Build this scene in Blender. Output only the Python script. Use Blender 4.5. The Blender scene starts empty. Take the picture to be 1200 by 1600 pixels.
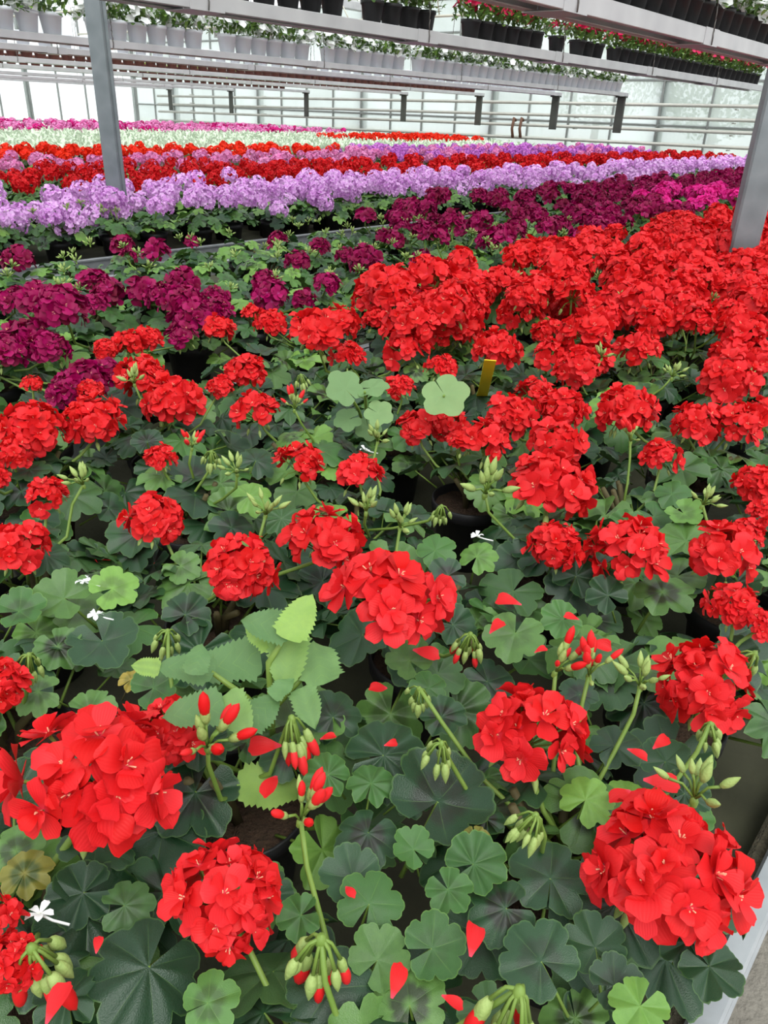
import bpy, math, random
import numpy as np
from mathutils import Matrix, Vector

random.seed(7)
RS = np.random.RandomState(11)
scene = bpy.context.scene
C = scene.collection

# ------------------------------------------------------------------ camera
FPX = 1200.0                     # focal length in pixels of the 1200 x 1600 frame
PITCH, ROLL, YAW = math.radians(27.45), math.radians(-2.3), math.radians(39.3)
CAM = np.array([0.0, 0.0, 1.45])
_F = np.array([math.cos(YAW)*math.cos(PITCH), math.sin(YAW)*math.cos(PITCH), -math.sin(PITCH)])
_R = np.array([math.sin(YAW), -math.cos(YAW), 0.0])
_D = np.cross(_F, _R)
_c, _s = math.cos(ROLL), math.sin(ROLL)
MX = _c*_R + _s*_D
MY = -_s*_R + _c*_D
M = np.array([MX, MY, _F]).T     # world = M @ (right, down, forward)

def ray(px, py): return M @ np.array([px-600.0, py-800.0, FPX])
def at_z(px, py, z):
    d = ray(px, py); return CAM + d*((z-CAM[2])/d[2])
def at_x(px, py, x):
    d = ray(px, py); return CAM + d*(x/d[0])
def at_depth(px, py, dep): return CAM + ray(px, py)*(dep/FPX)
def proj(p):
    c = M.T @ (np.asarray(p, float)-CAM)
    if c[2] < 0.02: return (-9999, -9999, c[2])
    return (600+FPX*c[0]/c[2], 800+FPX*c[1]/c[2], c[2])

cam_d = bpy.data.cameras.new('camera'); cam = bpy.data.objects.new('camera', cam_d); C.objects.link(cam)
cam_d.sensor_fit = 'AUTO'; cam_d.sensor_width = 36.0; cam_d.lens = 36.0*FPX/1600.0
cam_d.clip_start = 0.02; cam_d.clip_end = 400
mw = Matrix.Identity(4)
for i in range(3):
    mw[i][0] = MX[i]; mw[i][1] = -MY[i]; mw[i][2] = -_F[i]; mw[i][3] = CAM[i]
cam.matrix_world = mw
scene.camera = cam

# ------------------------------------------------------------------ world, sun, exposure
w = bpy.data.worlds.new('overcast_sky'); scene.world = w; w.use_nodes = True
bg = w.node_tree.nodes['Background']
bg.inputs[0].default_value = (0.93, 0.97, 1.0, 1); bg.inputs[1].default_value = 1.0
sun_d = bpy.data.lights.new('sun_through_cloud', 'SUN'); sun_d.energy = 2.1; sun_d.angle = math.radians(40); sun_d.color = (1, 0.98, 0.95)
sun = bpy.data.objects.new('sun_through_cloud', sun_d); C.objects.link(sun)
sun.location = (0, 0, 8); sun.rotation_euler = (math.radians(28), math.radians(-22), 0)
scene.view_settings.view_transform = 'Standard'; scene.view_settings.look = 'None'
scene.view_settings.exposure = 0.6; scene.view_settings.gamma = 1.0
scene.view_settings.use_curve_mapping = False

# ------------------------------------------------------------------ materials
def lin(r, g, b):
    f = lambda c: (c/255/12.92) if c/255 <= 0.04045 else ((c/255+0.055)/1.055)**2.4
    return (f(r), f(g), f(b), 1.0)

class NT:
    def __init__(s, name):
        s.m = bpy.data.materials.new(name); s.m.use_nodes = True
        s.t = s.m.node_tree; s.b = s.t.nodes['Principled BSDF']; s.out = s.t.nodes['Material Output']
    def n(s, kind, **kw):
        o = s.t.nodes.new(kind)
        for k, v in kw.items(): setattr(o, k, v)
        return o
    def l(s, a, b): s.t.links.new(a, b)
    def mix(s, fac, a, b, mode='MIX'):
        o = s.n('ShaderNodeMix', data_type='RGBA', blend_type=mode)
        for sock, v in ((o.inputs[0], fac), (o.inputs[6], a), (o.inputs[7], b)):
            if hasattr(v, 'links'): s.l(v, sock)
            else: sock.default_value = v
        return o.outputs[2]
    def math(s, op, a, b=None, clamp=False):
        o = s.n('ShaderNodeMath', operation=op, use_clamp=clamp)
        for sock, v in ((o.inputs[0], a), (o.inputs[1], b)):
            if v is None: continue
            if hasattr(v, 'links'): s.l(v, sock)
            else: sock.default_value = v
        return o.outputs[0]
    def ramp(s, fac, stops):
        o = s.n('ShaderNodeValToRGB'); r = o.color_ramp
        while len(r.elements) < len(stops): r.elements.new(0.5)
        for e, (p, c) in zip(r.elements, stops): e.position = p; e.color = c
        s.l(fac, o.inputs[0]); return o.outputs[0]
    def noise(s, scale, detail=3, coord='Object', rough=0.55):
        tc = s.n('ShaderNodeTexCoord'); o = s.n('ShaderNodeTexNoise')
        o.inputs['Scale'].default_value = scale; o.inputs['Detail'].default_value = detail; o.inputs['Roughness'].default_value = rough
        s.l(tc.outputs[coord], o.inputs['Vector']); return o.outputs['Fac']
    def bump(s, h, strength=0.3, dist=0.01):
        o = s.n('ShaderNodeBump'); o.inputs['Strength'].default_value = strength; o.inputs['Distance'].default_value = dist
        s.l(h, o.inputs['Height']); s.l(o.outputs[0], s.b.inputs['Normal'])
    def set(s, color=None, rough=None, metal=None, spec=None):
        for k, v in (('Base Color', color), ('Roughness', rough), ('Metallic', metal), ('Specular IOR Level', spec)):
            if v is None: continue
            if hasattr(v, 'links'): s.l(v, s.b.inputs[k])
            else: s.b.inputs[k].default_value = v
    def translucent(s, color, fac):
        t = s.n('ShaderNodeBsdfTranslucent')
        if hasattr(color, 'links'): s.l(color, t.inputs[0])
        else: t.inputs[0].default_value = color
        m = s.n('ShaderNodeMixShader'); m.inputs[0].default_value = fac
        s.l(s.b.outputs[0], m.inputs[1]); s.l(t.outputs[0], m.inputs[2]); s.l(m.outputs[0], s.out.inputs[0])

def petal_mat(name, main, pale, claw, rough=0.5, tr=0.22):
    """petal: UV.x runs from claw to tip, UV.y across, second map carries a random value per petal"""
    t = NT(name)
    uv = t.n('ShaderNodeUVMap', uv_map='UVMap'); sep = t.n('ShaderNodeSeparateXYZ'); t.l(uv.outputs[0], sep.inputs[0])
    rn = t.n('ShaderNodeUVMap', uv_map='Rnd'); sr = t.n('ShaderNodeSeparateXYZ'); t.l(rn.outputs[0], sr.inputs[0])
    oi = t.n('ShaderNodeObjectInfo')
    v = t.math('ADD', t.math('MULTIPLY', sr.outputs[0], 0.65), t.math('MULTIPLY', oi.outputs['Random'], 0.35))
    col = t.mix(v, main, pale)
    f = t.math('SUBTRACT', 1.0, t.math('MULTIPLY', sep.outputs[0], 4.5), clamp=True)
    col = t.mix(t.math('MULTIPLY', f, 0.55), col, claw)
    wv = t.math('SINE', t.math('MULTIPLY', sep.outputs[1], 55.0))
    t.bump(wv, 0.12, 0.0006)
    t.set(col, rough, 0, 0.22)
    t.translucent(col, tr)
    return t.m

def leaf_mat(name, dark, mid, bright, zone, zone_amt=0.5, tr=0.15, rough=0.42):
    """leaf: UV.x = radius (0 petiole .. 1 margin), UV.y = angle"""
    t = NT(name)
    uv = t.n('ShaderNodeUVMap', uv_map='UVMap'); sep = t.n('ShaderNodeSeparateXYZ'); t.l(uv.outputs[0], sep.inputs[0])
    oi = t.n('ShaderNodeObjectInfo')
    rn = t.n('ShaderNodeUVMap', uv_map='Rnd'); sr = t.n('ShaderNodeSeparateXYZ'); t.l(rn.outputs[0], sr.inputs[0])
    rnd = t.math('FRACT', t.math('ADD', oi.outputs['Random'], sr.outputs[0]))
    base = t.ramp(rnd, [(0.0, dark), (0.62, mid), (0.9, bright), (1.0, bright)])
    nz = t.noise(9.0, 3)
    base = t.mix(t.math('MULTIPLY', nz, 0.5), base, mid)
    ring = t.ramp(sep.outputs[0], [(0.05, (0, 0, 0, 1)), (0.28, (1, 1, 1, 1)), (0.48, (1, 1, 1, 1)), (0.66, (0, 0, 0, 1))])
    z2 = t.math('MULTIPLY', ring, t.math('MULTIPLY', t.math('FRACT', t.math('MULTIPLY', rnd, 7.3)), zone_amt))
    base = t.mix(z2, base, zone)
    # radiating veins, a little paler
    va = t.math('ABSOLUTE', t.math('COSINE', t.math('MULTIPLY', sep.outputs[1], math.pi)))
    vein = t.math('SUBTRACT', 1.0, t.math('MULTIPLY', va, 12.0), clamp=True)
    vein = t.math('MULTIPLY', vein, t.math('SUBTRACT', 1.0, sep.outputs[0], clamp=True))
    base = t.mix(t.math('MULTIPLY', vein, 0.55), base, bright)
    rim = t.math('MULTIPLY', t.math('SUBTRACT', sep.outputs[0], 0.955, clamp=True), 18.0, clamp=True)
    base = t.mix(t.math('MULTIPLY', rim, 0.55), base, bright)
    t.bump(t.math('ADD', t.math('MULTIPLY', vein, -1.0), t.noise(70.0, 2)), 0.25, 0.002)
    t.set(base, rough, 0, 0.45)
    t.translucent(t.mix(0.5, base, bright), tr)
    return t.m

def flat_mat(name, c1, c2=None, scale=20, rough=0.6, metal=0.0, bump=0.0, spec=0.4, objrand=0.0):
    t = NT(name); col = c1
    if c2 is not None: col = t.mix(t.noise(scale, 4), c1, c2)
    if objrand:
        oi = t.n('ShaderNodeObjectInfo'); col = t.mix(t.math('MULTIPLY', oi.outputs['Random'], objrand), col, c2)
    t.set(col, rough, metal, spec)
    if bump: t.bump(t.noise(scale*3, 4), bump, 0.01)
    return t.m

G = {}
G['red'] = petal_mat('petal_scarlet', lin(208, 17, 12), lin(238, 48, 56), lin(255, 90, 120))  # random paler petals take their tone from the pinkish sheen of highlights
G['burgundy'] = petal_mat('petal_burgundy', lin(112, 0, 40), lin(176, 8, 98), lin(214, 110, 180))  # lighter magenta highlights are put into the colour of the paler petals
G['lilac'] = petal_mat('petal_lilac', lin(226, 150, 230), lin(246, 206, 248), lin(170, 60, 170))
G['darkred'] = petal_mat('petal_dark_red', lin(196, 8, 18), lin(222, 24, 34), lin(120, 4, 10))
G['pink'] = petal_mat('petal_pink', lin(238, 130, 196), lin(246, 168, 216), lin(214, 60, 150))
G['orange'] = petal_mat('petal_orange_red', lin(244, 34, 14), lin(252, 62, 28), lin(200, 20, 10))
G['mauve'] = petal_mat('petal_mauve', lin(206, 110, 216), lin(226, 146, 226), lin(170, 50, 160))
G['magenta'] = petal_mat('petal_magenta', lin(216, 14, 128), lin(236, 50, 158), lin(240, 120, 190))
G['crimson'] = petal_mat('petal_crimson', lin(206, 16, 72), lin(226, 48, 108), lin(240, 120, 150))
G['white'] = petal_mat('petal_white', lin(246, 247, 246), lin(255, 255, 255), lin(220, 230, 200))
G['leaf'] = leaf_mat('leaf_geranium', lin(28, 54, 34), lin(44, 76, 46), lin(100, 138, 66), lin(38, 34, 32), 0.9, 0.10, 0.36)
G['leaf_fresh'] = leaf_mat('leaf_geranium_fresh', lin(50, 86, 42), lin(74, 116, 56), lin(128, 170, 74), lin(52, 62, 38), 0.6)
G['leaf_shelf'] = leaf_mat('leaf_shelf_plant', lin(52, 84, 34), lin(84, 120, 50), lin(140, 176, 84), lin(60, 70, 40), 0.1)
G['leaf_weed'] = leaf_mat('leaf_sow_thistle', lin(86, 122, 76), lin(112, 150, 94), lin(160, 194, 92), lin(96, 130, 84), 0.3, 0.3, 0.55)
G['leaf_round'] = leaf_mat('leaf_round_weed', lin(112, 146, 96), lin(122, 156, 102), lin(140, 172, 112), lin(108, 142, 92), 0.2, 0.3, 0.6)
G['silver'] = leaf_mat('leaf_silver', lin(206, 222, 196), lin(222, 234, 212), lin(238, 244, 226), lin(196, 210, 180), 0.2, 0.2, 0.8)
G['leaf_lime'] = leaf_mat('leaf_lime', lin(150, 184, 60), lin(170, 204, 76), lin(200, 226, 100), lin(120, 150, 50), 0.2, 0.2, 0.6)
G['stalk'] = flat_mat('stalk_green', lin(92, 124, 44), lin(128, 150, 70), 60, 0.5)
G['stalk_brown'] = flat_mat('stalk_brown', lin(92, 84, 46), lin(70, 60, 40), 60, 0.7)
G['bud'] = flat_mat('bud_green', lin(126, 152, 74), lin(168, 184, 112), 120, 0.55, bump=0.2)
G['budred'] = petal_mat('bud_red', lin(214, 18, 20), lin(240, 52, 56), lin(196, 170, 110), 0.45, 0.1)
G['stamen'] = flat_mat('stamen_cream', lin(236, 196, 150), lin(232, 120, 110), 200, 0.6)
G['pot'] = flat_mat('black_plastic', lin(24, 23, 25), lin(38, 36, 38), 30, 0.5, 0, 0.05)
G['potgrey'] = flat_mat('pale_grey_plastic', lin(238, 240, 246), lin(222, 226, 234), 12, 0.5)
G['potbrown'] = flat_mat('terracotta_plastic', lin(120, 70, 58), lin(92, 54, 46), 12, 0.6)
G['soil'] = flat_mat('potting_soil', lin(48, 34, 26), lin(92, 70, 54), 60, 0.95, 0, 0.9)
G['mat'] = flat_mat('capillary_mat', lin(40, 38, 34), lin(84, 84, 62), 6, 0.95, 0, 0.6)
G['yellow_leaf'] = leaf_mat('leaf_withered', lin(74, 92, 46), lin(112, 116, 50), lin(176, 150, 62), lin(60, 80, 40), 0.9)

def metal_mat(name, c1, c2, rough=0.45, metal=0.7, scale=14):
    t = NT(name)
    v = t.n('ShaderNodeTexVoronoi'); v.inputs['Scale'].default_value = scale
    tc = t.n('ShaderNodeTexCoord'); t.l(tc.outputs['Object'], v.inputs['Vector'])
    f = t.math('ADD', t.math('MULTIPLY', v.outputs['Distance'], 0.6), t.math('MULTIPLY', t.noise(scale*0.7, 5), 0.6), clamp=True)
    t.set(t.mix(f, c1, c2), rough, metal, 0.5)
    t.bump(t.noise(scale*5, 3), 0.08, 0.003)
    return t.m
G['galv'] = metal_mat('galvanised_steel', lin(104, 112, 116), lin(140, 146, 150), 0.5, 0.55)
G['alu'] = metal_mat('aluminium', lin(150, 153, 158), lin(186, 188, 190), 0.4, 0.75, 30)
G['alushelf'] = metal_mat('shelf_aluminium', lin(176, 174, 178), lin(200, 198, 200), 0.5, 0.35, 9)
G['pipe'] = metal_mat('pipe_grey_paint', lin(168, 166, 160), lin(196, 194, 186), 0.5, 0.2, 5)
G['bar'] = metal_mat('glazing_bar_grey', lin(126, 130, 128), lin(150, 152, 150), 0.55, 0.3, 6)
G['darkbar'] = metal_mat('bracket_dark', lin(64, 66, 62), lin(84, 86, 80), 0.6, 0.3, 6)
G['beam'] = metal_mat('roof_beam', lin(196, 190, 176), lin(220, 214, 200), 0.6, 0.1, 4)
G['chain'] = flat_mat('chain_steel', lin(96, 92, 90), lin(130, 124, 120), 90, 0.5, 0.6)
G['concrete'] = flat_mat('concrete_ground', lin(112, 106, 98), lin(150, 144, 134), 18, 0.95, 0, 0.8)
G['cordcover'] = flat_mat('rim_felt', lin(120, 112, 92), lin(60, 56, 46), 90, 0.95, 0, 0.8)
G['yellow'] = flat_mat('yellow_card', lin(255, 220, 30), lin(250, 206, 20), 30, 0.5)
G['tagink'] = flat_mat('black_print', lin(30, 28, 20), lin(40, 36, 26), 30, 0.6)
G['hose'] = flat_mat('brown_rubber', lin(120, 84, 66), lin(90, 62, 50), 30, 0.7)
G['ground_overexposed'] = flat_mat('outside_ground_overexposed', lin(196, 200, 188), lin(214, 216, 206), 3, 0.95)  # pale gravel, colour whitened to imitate the overexposed view outside
G['tree'] = flat_mat('outside_foliage', lin(96, 112, 84), lin(130, 140, 104), 3, 0.9, 0, 0.5)
G['trunk'] = flat_mat('outside_bark', lin(90, 78, 66), lin(110, 98, 84), 6, 0.9)

def glass_mat(name, haze, tint):
    t = NT(name)
    tr = t.n('ShaderNodeBsdfTransparent'); tr.inputs[0].default_value = (0.97, 0.99, 0.985, 1)
    tl = t.n('ShaderNodeBsdfTranslucent'); tl.inputs[0].default_value = tint
    gl = t.n('ShaderNodeBsdfGlossy'); gl.inputs['Roughness'].default_value = 0.08; gl.inputs[0].default_value = (0.9, 0.92, 0.95, 1)
    nz = t.noise(1.7, 5); f = t.math('ADD', t.math('MULTIPLY', t.math('SUBTRACT', nz, 0.5), 0.5*haze), haze, clamp=True)
    oi = t.n('ShaderNodeObjectInfo'); dirt = t.math('MULTIPLY', t.math('ADD', t.noise(0.9, 4), oi.outputs['Random']), 0.42)
    t.l(t.mix(dirt, tint, (tint[0]*0.55, tint[1]*0.58, tint[2]*0.54, 1)), tl.inputs[0])
    m1 = t.n('ShaderNodeMixShader'); t.l(f, m1.inputs[0]); t.l(tr.outputs[0], m1.inputs[1]); t.l(tl.outputs[0], m1.inputs[2])
    m2 = t.n('ShaderNodeMixShader'); m2.inputs[0].default_value = 0.05; t.l(m1.outputs[0], m2.inputs[1]); t.l(gl.outputs[0], m2.inputs[2])
    t.l(m2.outputs[0], t.out.inputs[0]); return t.m
G['glass'] = glass_mat('clear_greenhouse_glass', 0.06, (0.95, 0.97, 0.96, 1))
G['glass_hazy'] = glass_mat('misted_greenhouse_glass', 0.55, (0.88, 0.92, 0.915, 1))

# ------------------------------------------------------------------ mesh builder
class MB:
    """numpy mesh pieces: verts, quads/tris, uv, random value, material index"""
    def __init__(s): s.V = []; s.F = []; s.U = []; s.R = []; s.MI = []; s.n = 0
    def add(s, v, f, uv=None, rnd=0.0, mi=0):
        v = np.asarray(v, float).reshape(-1, 3); k = len(v)
        s.V.append(v)
        s.U.append(np.zeros((k, 2)) if uv is None else np.asarray(uv, float))
        s.R.append(np.full(k, rnd) if np.isscalar(rnd) else np.asarray(rnd, float))
        n = s.n; s.F += [tuple(n+i for i in q) for q in f]; s.MI += [mi]*len(f); s.n += k
        return s
    def cat(s):
        if len(s.V) > 1:
            s.V = [np.concatenate(s.V)]; s.U = [np.concatenate(s.U)]; s.R = [np.concatenate(s.R)]
        return s
    def put(s, o, mat, rnd=None, mi=None):
        o.cat(); A = np.array(mat)
        v = o.V[0] @ A[:3, :3].T + A[:3, 3]
        n = s.n; s.V.append(v); s.U.append(o.U[0]); s.R.append(o.R[0] if rnd is None else (o.R[0]+rnd) % 1.0)
        s.F += [tuple(n+i for i in q) for q in o.F]
        s.MI += list(o.MI) if mi is None else [mi]*len(o.F); s.n += o.n
        return s
    def mesh(s, name, mats, smooth=True):
        s.cat(); me = bpy.data.meshes.new(name)
        me.from_pydata(s.V[0].tolist(), [], s.F)
        for m in mats: me.materials.append(G[m])
        li = np.zeros(len(me.loops), dtype=np.int32); me.loops.foreach_get('vertex_index', li)
        u1 = me.uv_layers.new(name='UVMap'); u1.data.foreach_set('uv', s.U[0][li].ravel())
        u2 = me.uv_layers.new(name='Rnd'); u2.data.foreach_set('uv', np.stack([s.R[0][li], np.zeros(len(li))], 1).ravel())
        me.polygons.foreach_set('material_index', np.array(s.MI, dtype=np.int32))
        if smooth: me.polygons.foreach_set('use_smooth', np.ones(len(me.polygons), dtype=bool))
        me.update(); return me
    # shapes
    def box(s, lo, hi, mi=0):
        x0, y0, z0 = lo; x1, y1, z1 = hi
        v = [(x0,y0,z0),(x1,y0,z0),(x1,y1,z0),(x0,y1,z0),(x0,y0,z1),(x1,y0,z1),(x1,y1,z1),(x0,y1,z1)]
        return s.add(v, [(0,3,2,1),(4,5,6,7),(0,1,5,4),(1,2,6,5),(2,3,7,6),(3,0,4,7)], mi=mi)
    def bevbox(s, lo, hi, b, mi=0):
        """box with chamfered edges"""
        lo = np.array(lo, float); hi = np.array(hi, float); c = (lo+hi)/2; h = (hi-lo)/2
        b = min(b, 0.45*h.min()); vs = []; idx = {}
        for ax in range(3):
            for sx in (-1, 1):
                for sy in (-1, 1):
                    for sz in (-1, 1):
                        sg = np.array([sx, sy, sz]); d = h-b; d[ax] = h[ax]
                        idx[(ax, sx, sy, sz)] = len(vs); vs.append(c+sg*d)
        f = []
        for ax in range(3):
            o = [i for i in range(3) if i != ax]
            for sg in (-1, 1):
                def k(a, bb):
                    t = [0, 0, 0]; t[ax] = sg; t[o[0]] = a; t[o[1]] = bb; return idx[(ax, *t)]
                f.append((k(-1,-1), k(1,-1), k(1,1), k(-1,1)))
        for ax in range(3):
            o = [i for i in range(3) if i != ax]
            for a in (-1, 1):
                for bb in (-1, 1):
                    t0 = [0,0,0]; t0[o[0]] = a; t0[o[1]] = bb; t1 = list(t0); t0[ax] = -1; t1[ax] = 1
                    f.append((idx[(o[0],*t0)], idx[(o[0],*t1)], idx[(o[1],*t1)], idx[(o[1],*t0)]))
        for sx in (-1,1):
            for sy in (-1,1):
                for sz in (-1,1): f.append(tuple(idx[(a,sx,sy,sz)] for a in range(3)))
        return s.add(vs, f, mi=mi)
    def tube(s, pts, rad, sides=6, mi=0, cap=True):
        P = [np.asarray(p, float) for p in pts]; n = len(P)
        rad = [rad]*n if np.isscalar(rad) else rad
        V = []; uv = []
        t0 = P[1]-P[0]; a = np.array([1.,0,0]) if abs(t0[0]) < 0.8*np.linalg.norm(t0) else np.array([0,1.,0])
        for i in range(n):
            t = P[min(i+1,n-1)]-P[max(i-1,0)]; t = t/(np.linalg.norm(t)+1e-9)
            a = a - t*np.dot(a,t); a = a/(np.linalg.norm(a)+1e-9); b = np.cross(t,a)
            for k in range(sides):
                th = 2*math.pi*k/sides
                V.append(P[i]+rad[i]*(math.cos(th)*a+math.sin(th)*b)); uv.append((i/(n-1), k/sides))
        f = [(i*sides+k, i*sides+(k+1)%sides, (i+1)*sides+(k+1)%sides, (i+1)*sides+k) for i in range(n-1) for k in range(sides)]
        if cap: f += [tuple(range(sides))[::-1], tuple((n-1)*sides+k for k in range(sides))]
        return s.add(V, f, uv, mi=mi)
    def lathe(s, prof, sides=20, mi=0, mat=None):
        n = len(prof); V = []; 
        for (r, z) in prof:
            for k in range(sides):
                th = 2*math.pi*k/sides; V.append((r*math.cos(th), r*math.sin(th), z))
        if mat is not None:
            A = np.array(mat); V = np.array(V) @ A[:3,:3].T + A[:3,3]
        f = [(i*sides+k, i*sides+(k+1)%sides, (i+1)*sides+(k+1)%sides, (i+1)*sides+k) for i in range(n-1) for k in range(sides)]
        return s.add(V, f, mi=mi)

def frame(loc, z, x=None, scale=1.0):
    """4x4 numpy: local z along z, local x as near as possible to x"""
    z = np.asarray(z, float); z = z/np.linalg.norm(z)
    if x is None: x = np.array([RS.randn(), RS.randn(), RS.randn()])
    x = np.asarray(x, float); x = x - z*np.dot(x, z)
    if np.linalg.norm(x) < 1e-4: x = np.cross(z, [0.3, 1, 0.2])
    x = x/np.linalg.norm(x); y = np.cross(z, x)
    A = np.eye(4); A[:3,0] = x*scale; A[:3,1] = y*scale; A[:3,2] = z*scale; A[:3,3] = loc
    return A

# ------------------------------------------------------------------ object helpers
def obj(name, me, parent=None, mat=None, loc=None):
    o = bpy.data.objects.new(name, me); C.objects.link(o)
    if parent is not None: o.parent = parent
    if mat is not None: o.matrix_basis = Matrix(np.asarray(mat).tolist())
    elif loc is not None: o.location = loc
    return o
def tag(o, label=None, cat=None, group=None, kind=None):
    if label: o['label'] = label
    if cat: o['category'] = cat
    if group: o['group'] = group
    if kind: o['kind'] = kind
    return o
def empty(name, loc, rz=0.0):
    o = bpy.data.objects.new(name, None); C.objects.link(o); o.location = loc; o.rotation_euler = (0, 0, rz); o.empty_display_size = 0.05
    return o
def struct(name, me, parent=None, loc=None, mat=None):
    o = obj(name, me, parent, mat, loc)
    if parent is None: o['kind'] = 'structure'
    return o

# ================================================================== THE GREENHOUSE
XE = 15.4          # end wall
YS = 23.0          # side wall
ZB = 0.75          # bench surface
BOT = -3.2
# ground slabs and outside
mb = MB().box((-6, -5, -0.1), (XE+0.3, YS+0.3, 0.0)); struct('floor', mb.mesh('floor', ['concrete'], False))
mb = MB().box((-30, -40, -0.3), (80, 90, -0.1)); struct('ground_outside', mb.mesh('ground_outside', ['ground_overexposed'], False))

# end wall: glazing bars as a frame, every pane its own piece
def glazed_wall(name, origin, along, length, rows, step, glass, colw=0.03, big_every=4):
    a = np.array(along, float); n = np.array([-a[1], a[0], 0])
    A = np.eye(4); A[:3,0] = a; A[:3,1] = n; A[:3,3] = origin
    root = empty(name, origin); root['kind'] = 'structure'
    root.matrix_basis = Matrix(A.tolist())
    k = int(round(length/step))
    bar = MB().bevbox((-colw/2, -0.035, 0), (colw/2, 0.035, rows[-1]), 0.006).mesh('mullion', ['bar'], False)
    col = MB().bevbox((-0.06, -0.16, 0), (0.06, -0.04, rows[-1]), 0.01).mesh('wall_column', ['bar'], False)
    for i in range(k+1):
        obj('mullion', bar, root, loc=(i*step, 0, 0))
        if i % big_every == 0: obj('wall_column', col, root, loc=(i*step, 0, 0))
    for z in rows:
        obj('transom', MB().bevbox((0, -0.03, z-0.02), (k*step, 0.03, z+0.02), 0.006).mesh('transom', ['bar'], False), root)
    for j in range(len(rows)-1):
        h = rows[j+1]-rows[j]-0.04
        pm = MB().box((0.012, -0.004, 0), (step-0.012, 0.004, h)).mesh('pane', [glass], False)
        for i in range(k): obj('pane', pm, root, loc=(i*step, 0, rows[j]+0.02))
    return root
glazed_wall('wall_end', (XE, -4.6, 0), (0, 1, 0), YS+4.6, [0.02, 0.75, 1.42, 2.15, 3.0, 3.6], 0.92, 'glass_hazy')
glazed_wall('wall_side', (XE, YS, 0), (-1, 0, 0), XE+5, [0.02, 0.9, 2.4, 3.6], 0.85, 'glass')

# roof: three spans with ridges along the benches
def roof():
    spans = [(-4.6, 4.6), (4.6, 13.8), (13.8, 23.0)]
    z0, z1 = 3.6, 5.3; xs = -5.0; step = 1.7; n = 12
    for si, (a, b) in enumerate(spans):
        root = empty('roof_span', (xs, a, z0)); root['kind'] = 'structure'
        half = (b-a)/2; L = math.hypot(half, z1-z0); ang = math.atan2(z1-z0, half)
        pm = MB().box((0.02, 0.02, -0.004), (step-0.02, L-0.02, 0.004)).mesh('roof_pane', ['glass'], False)
        rm = MB().bevbox((-0.025, 0, -0.04), (0.025, L, 0.03), 0.005).mesh('rafter', ['beam'], False)
        pu = MB().bevbox((0, -0.02, -0.03), (n*step, 0.02, 0.02), 0.005).mesh('purlin', ['beam'], False)
        for side in (0, 1):
            R_ = Matrix.Translation((0, 0 if side == 0 else b-a, 0)) @ Matrix.Rotation(ang if side == 0 else -ang, 4, 'X')
            if side: R_ = R_ @ Matrix.Scale(-1, 4, (0, 1, 0))
            for i in range(n+1):
                T = R_ @ Matrix.Translation((i*step, 0, 0))
                o = obj('rafter', rm, root); o.matrix_basis = T
                if i < n:
                    o = obj('roof_pane', pm, root); o.matrix_basis = T @ Matrix.Translation((0, 0, 0.03))
            for q in (0.33, 0.66):
                o = obj('purlin', pu, root); o.matrix_basis = R_ @ Matrix.Translation((0, L*q, -0.03))
        g = obj('gutter', MB().bevbox((0, -0.1, -0.14), (n*step, 0.1, 0.02), 0.01).mesh('gutter', ['alushelf'], False), root)
        obj('ridge', MB().bevbox((0, half-0.03, z1-z0-0.04), (n*step, half+0.03, z1-z0+0.04), 0.01).mesh('ridge', ['beam'], False), root)
        tb = MB().tube([(0, 0, 0), (0, b-a, 0)], 0.022, 8)
        for i in range(0, 4):
            y0 = half*i/4; 
        for k in range(1, 8):
            yy = (b-a)*k/8; zz = (z1-z0)*(1-abs(yy-half)/half)
            tb.tube([(0, yy, 0), (0, yy+(0.3 if k % 2 else -0.3), max(zz-0.02, 0.05))], 0.012, 6)
        tm = tb.mesh('truss', ['beam'])
        for i in range(1, n, 2): obj('truss', tm, root, loc=(i*step, 0, -0.5))
roof()

# steel posts
def post(x, y, rz, label, wdt=0.08):
    r = empty('support_post', (x, y, 0), rz); tag(r, label, 'post', 'steel posts carrying the greenhouse')
    h = wdt/2
    obj('square_tube', MB().bevbox((-h, -h, 0), (h, h, 3.5), 0.008).mesh('square_tube', ['galv'], False), r)
    obj('base_plate', MB().bevbox((-0.11, -0.11, 0), (0.11, 0.11, 0.012), 0.003).mesh('base_plate', ['galv'], False), r)
    ch = MB().box((h-0.001, -0.02, 0.1), (h+0.016, 0.02, 3.5)); obj('cable_channel', ch.mesh('cable_channel', ['galv'], False), r)
    return r
post(2.46, 3.96, math.radians(-38), 'galvanised square steel post rising behind the front lilac geraniums')
post(3.22, 0.93, math.radians(28), 'grey square steel post rising out of the scarlet geraniums', 0.098)

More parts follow.
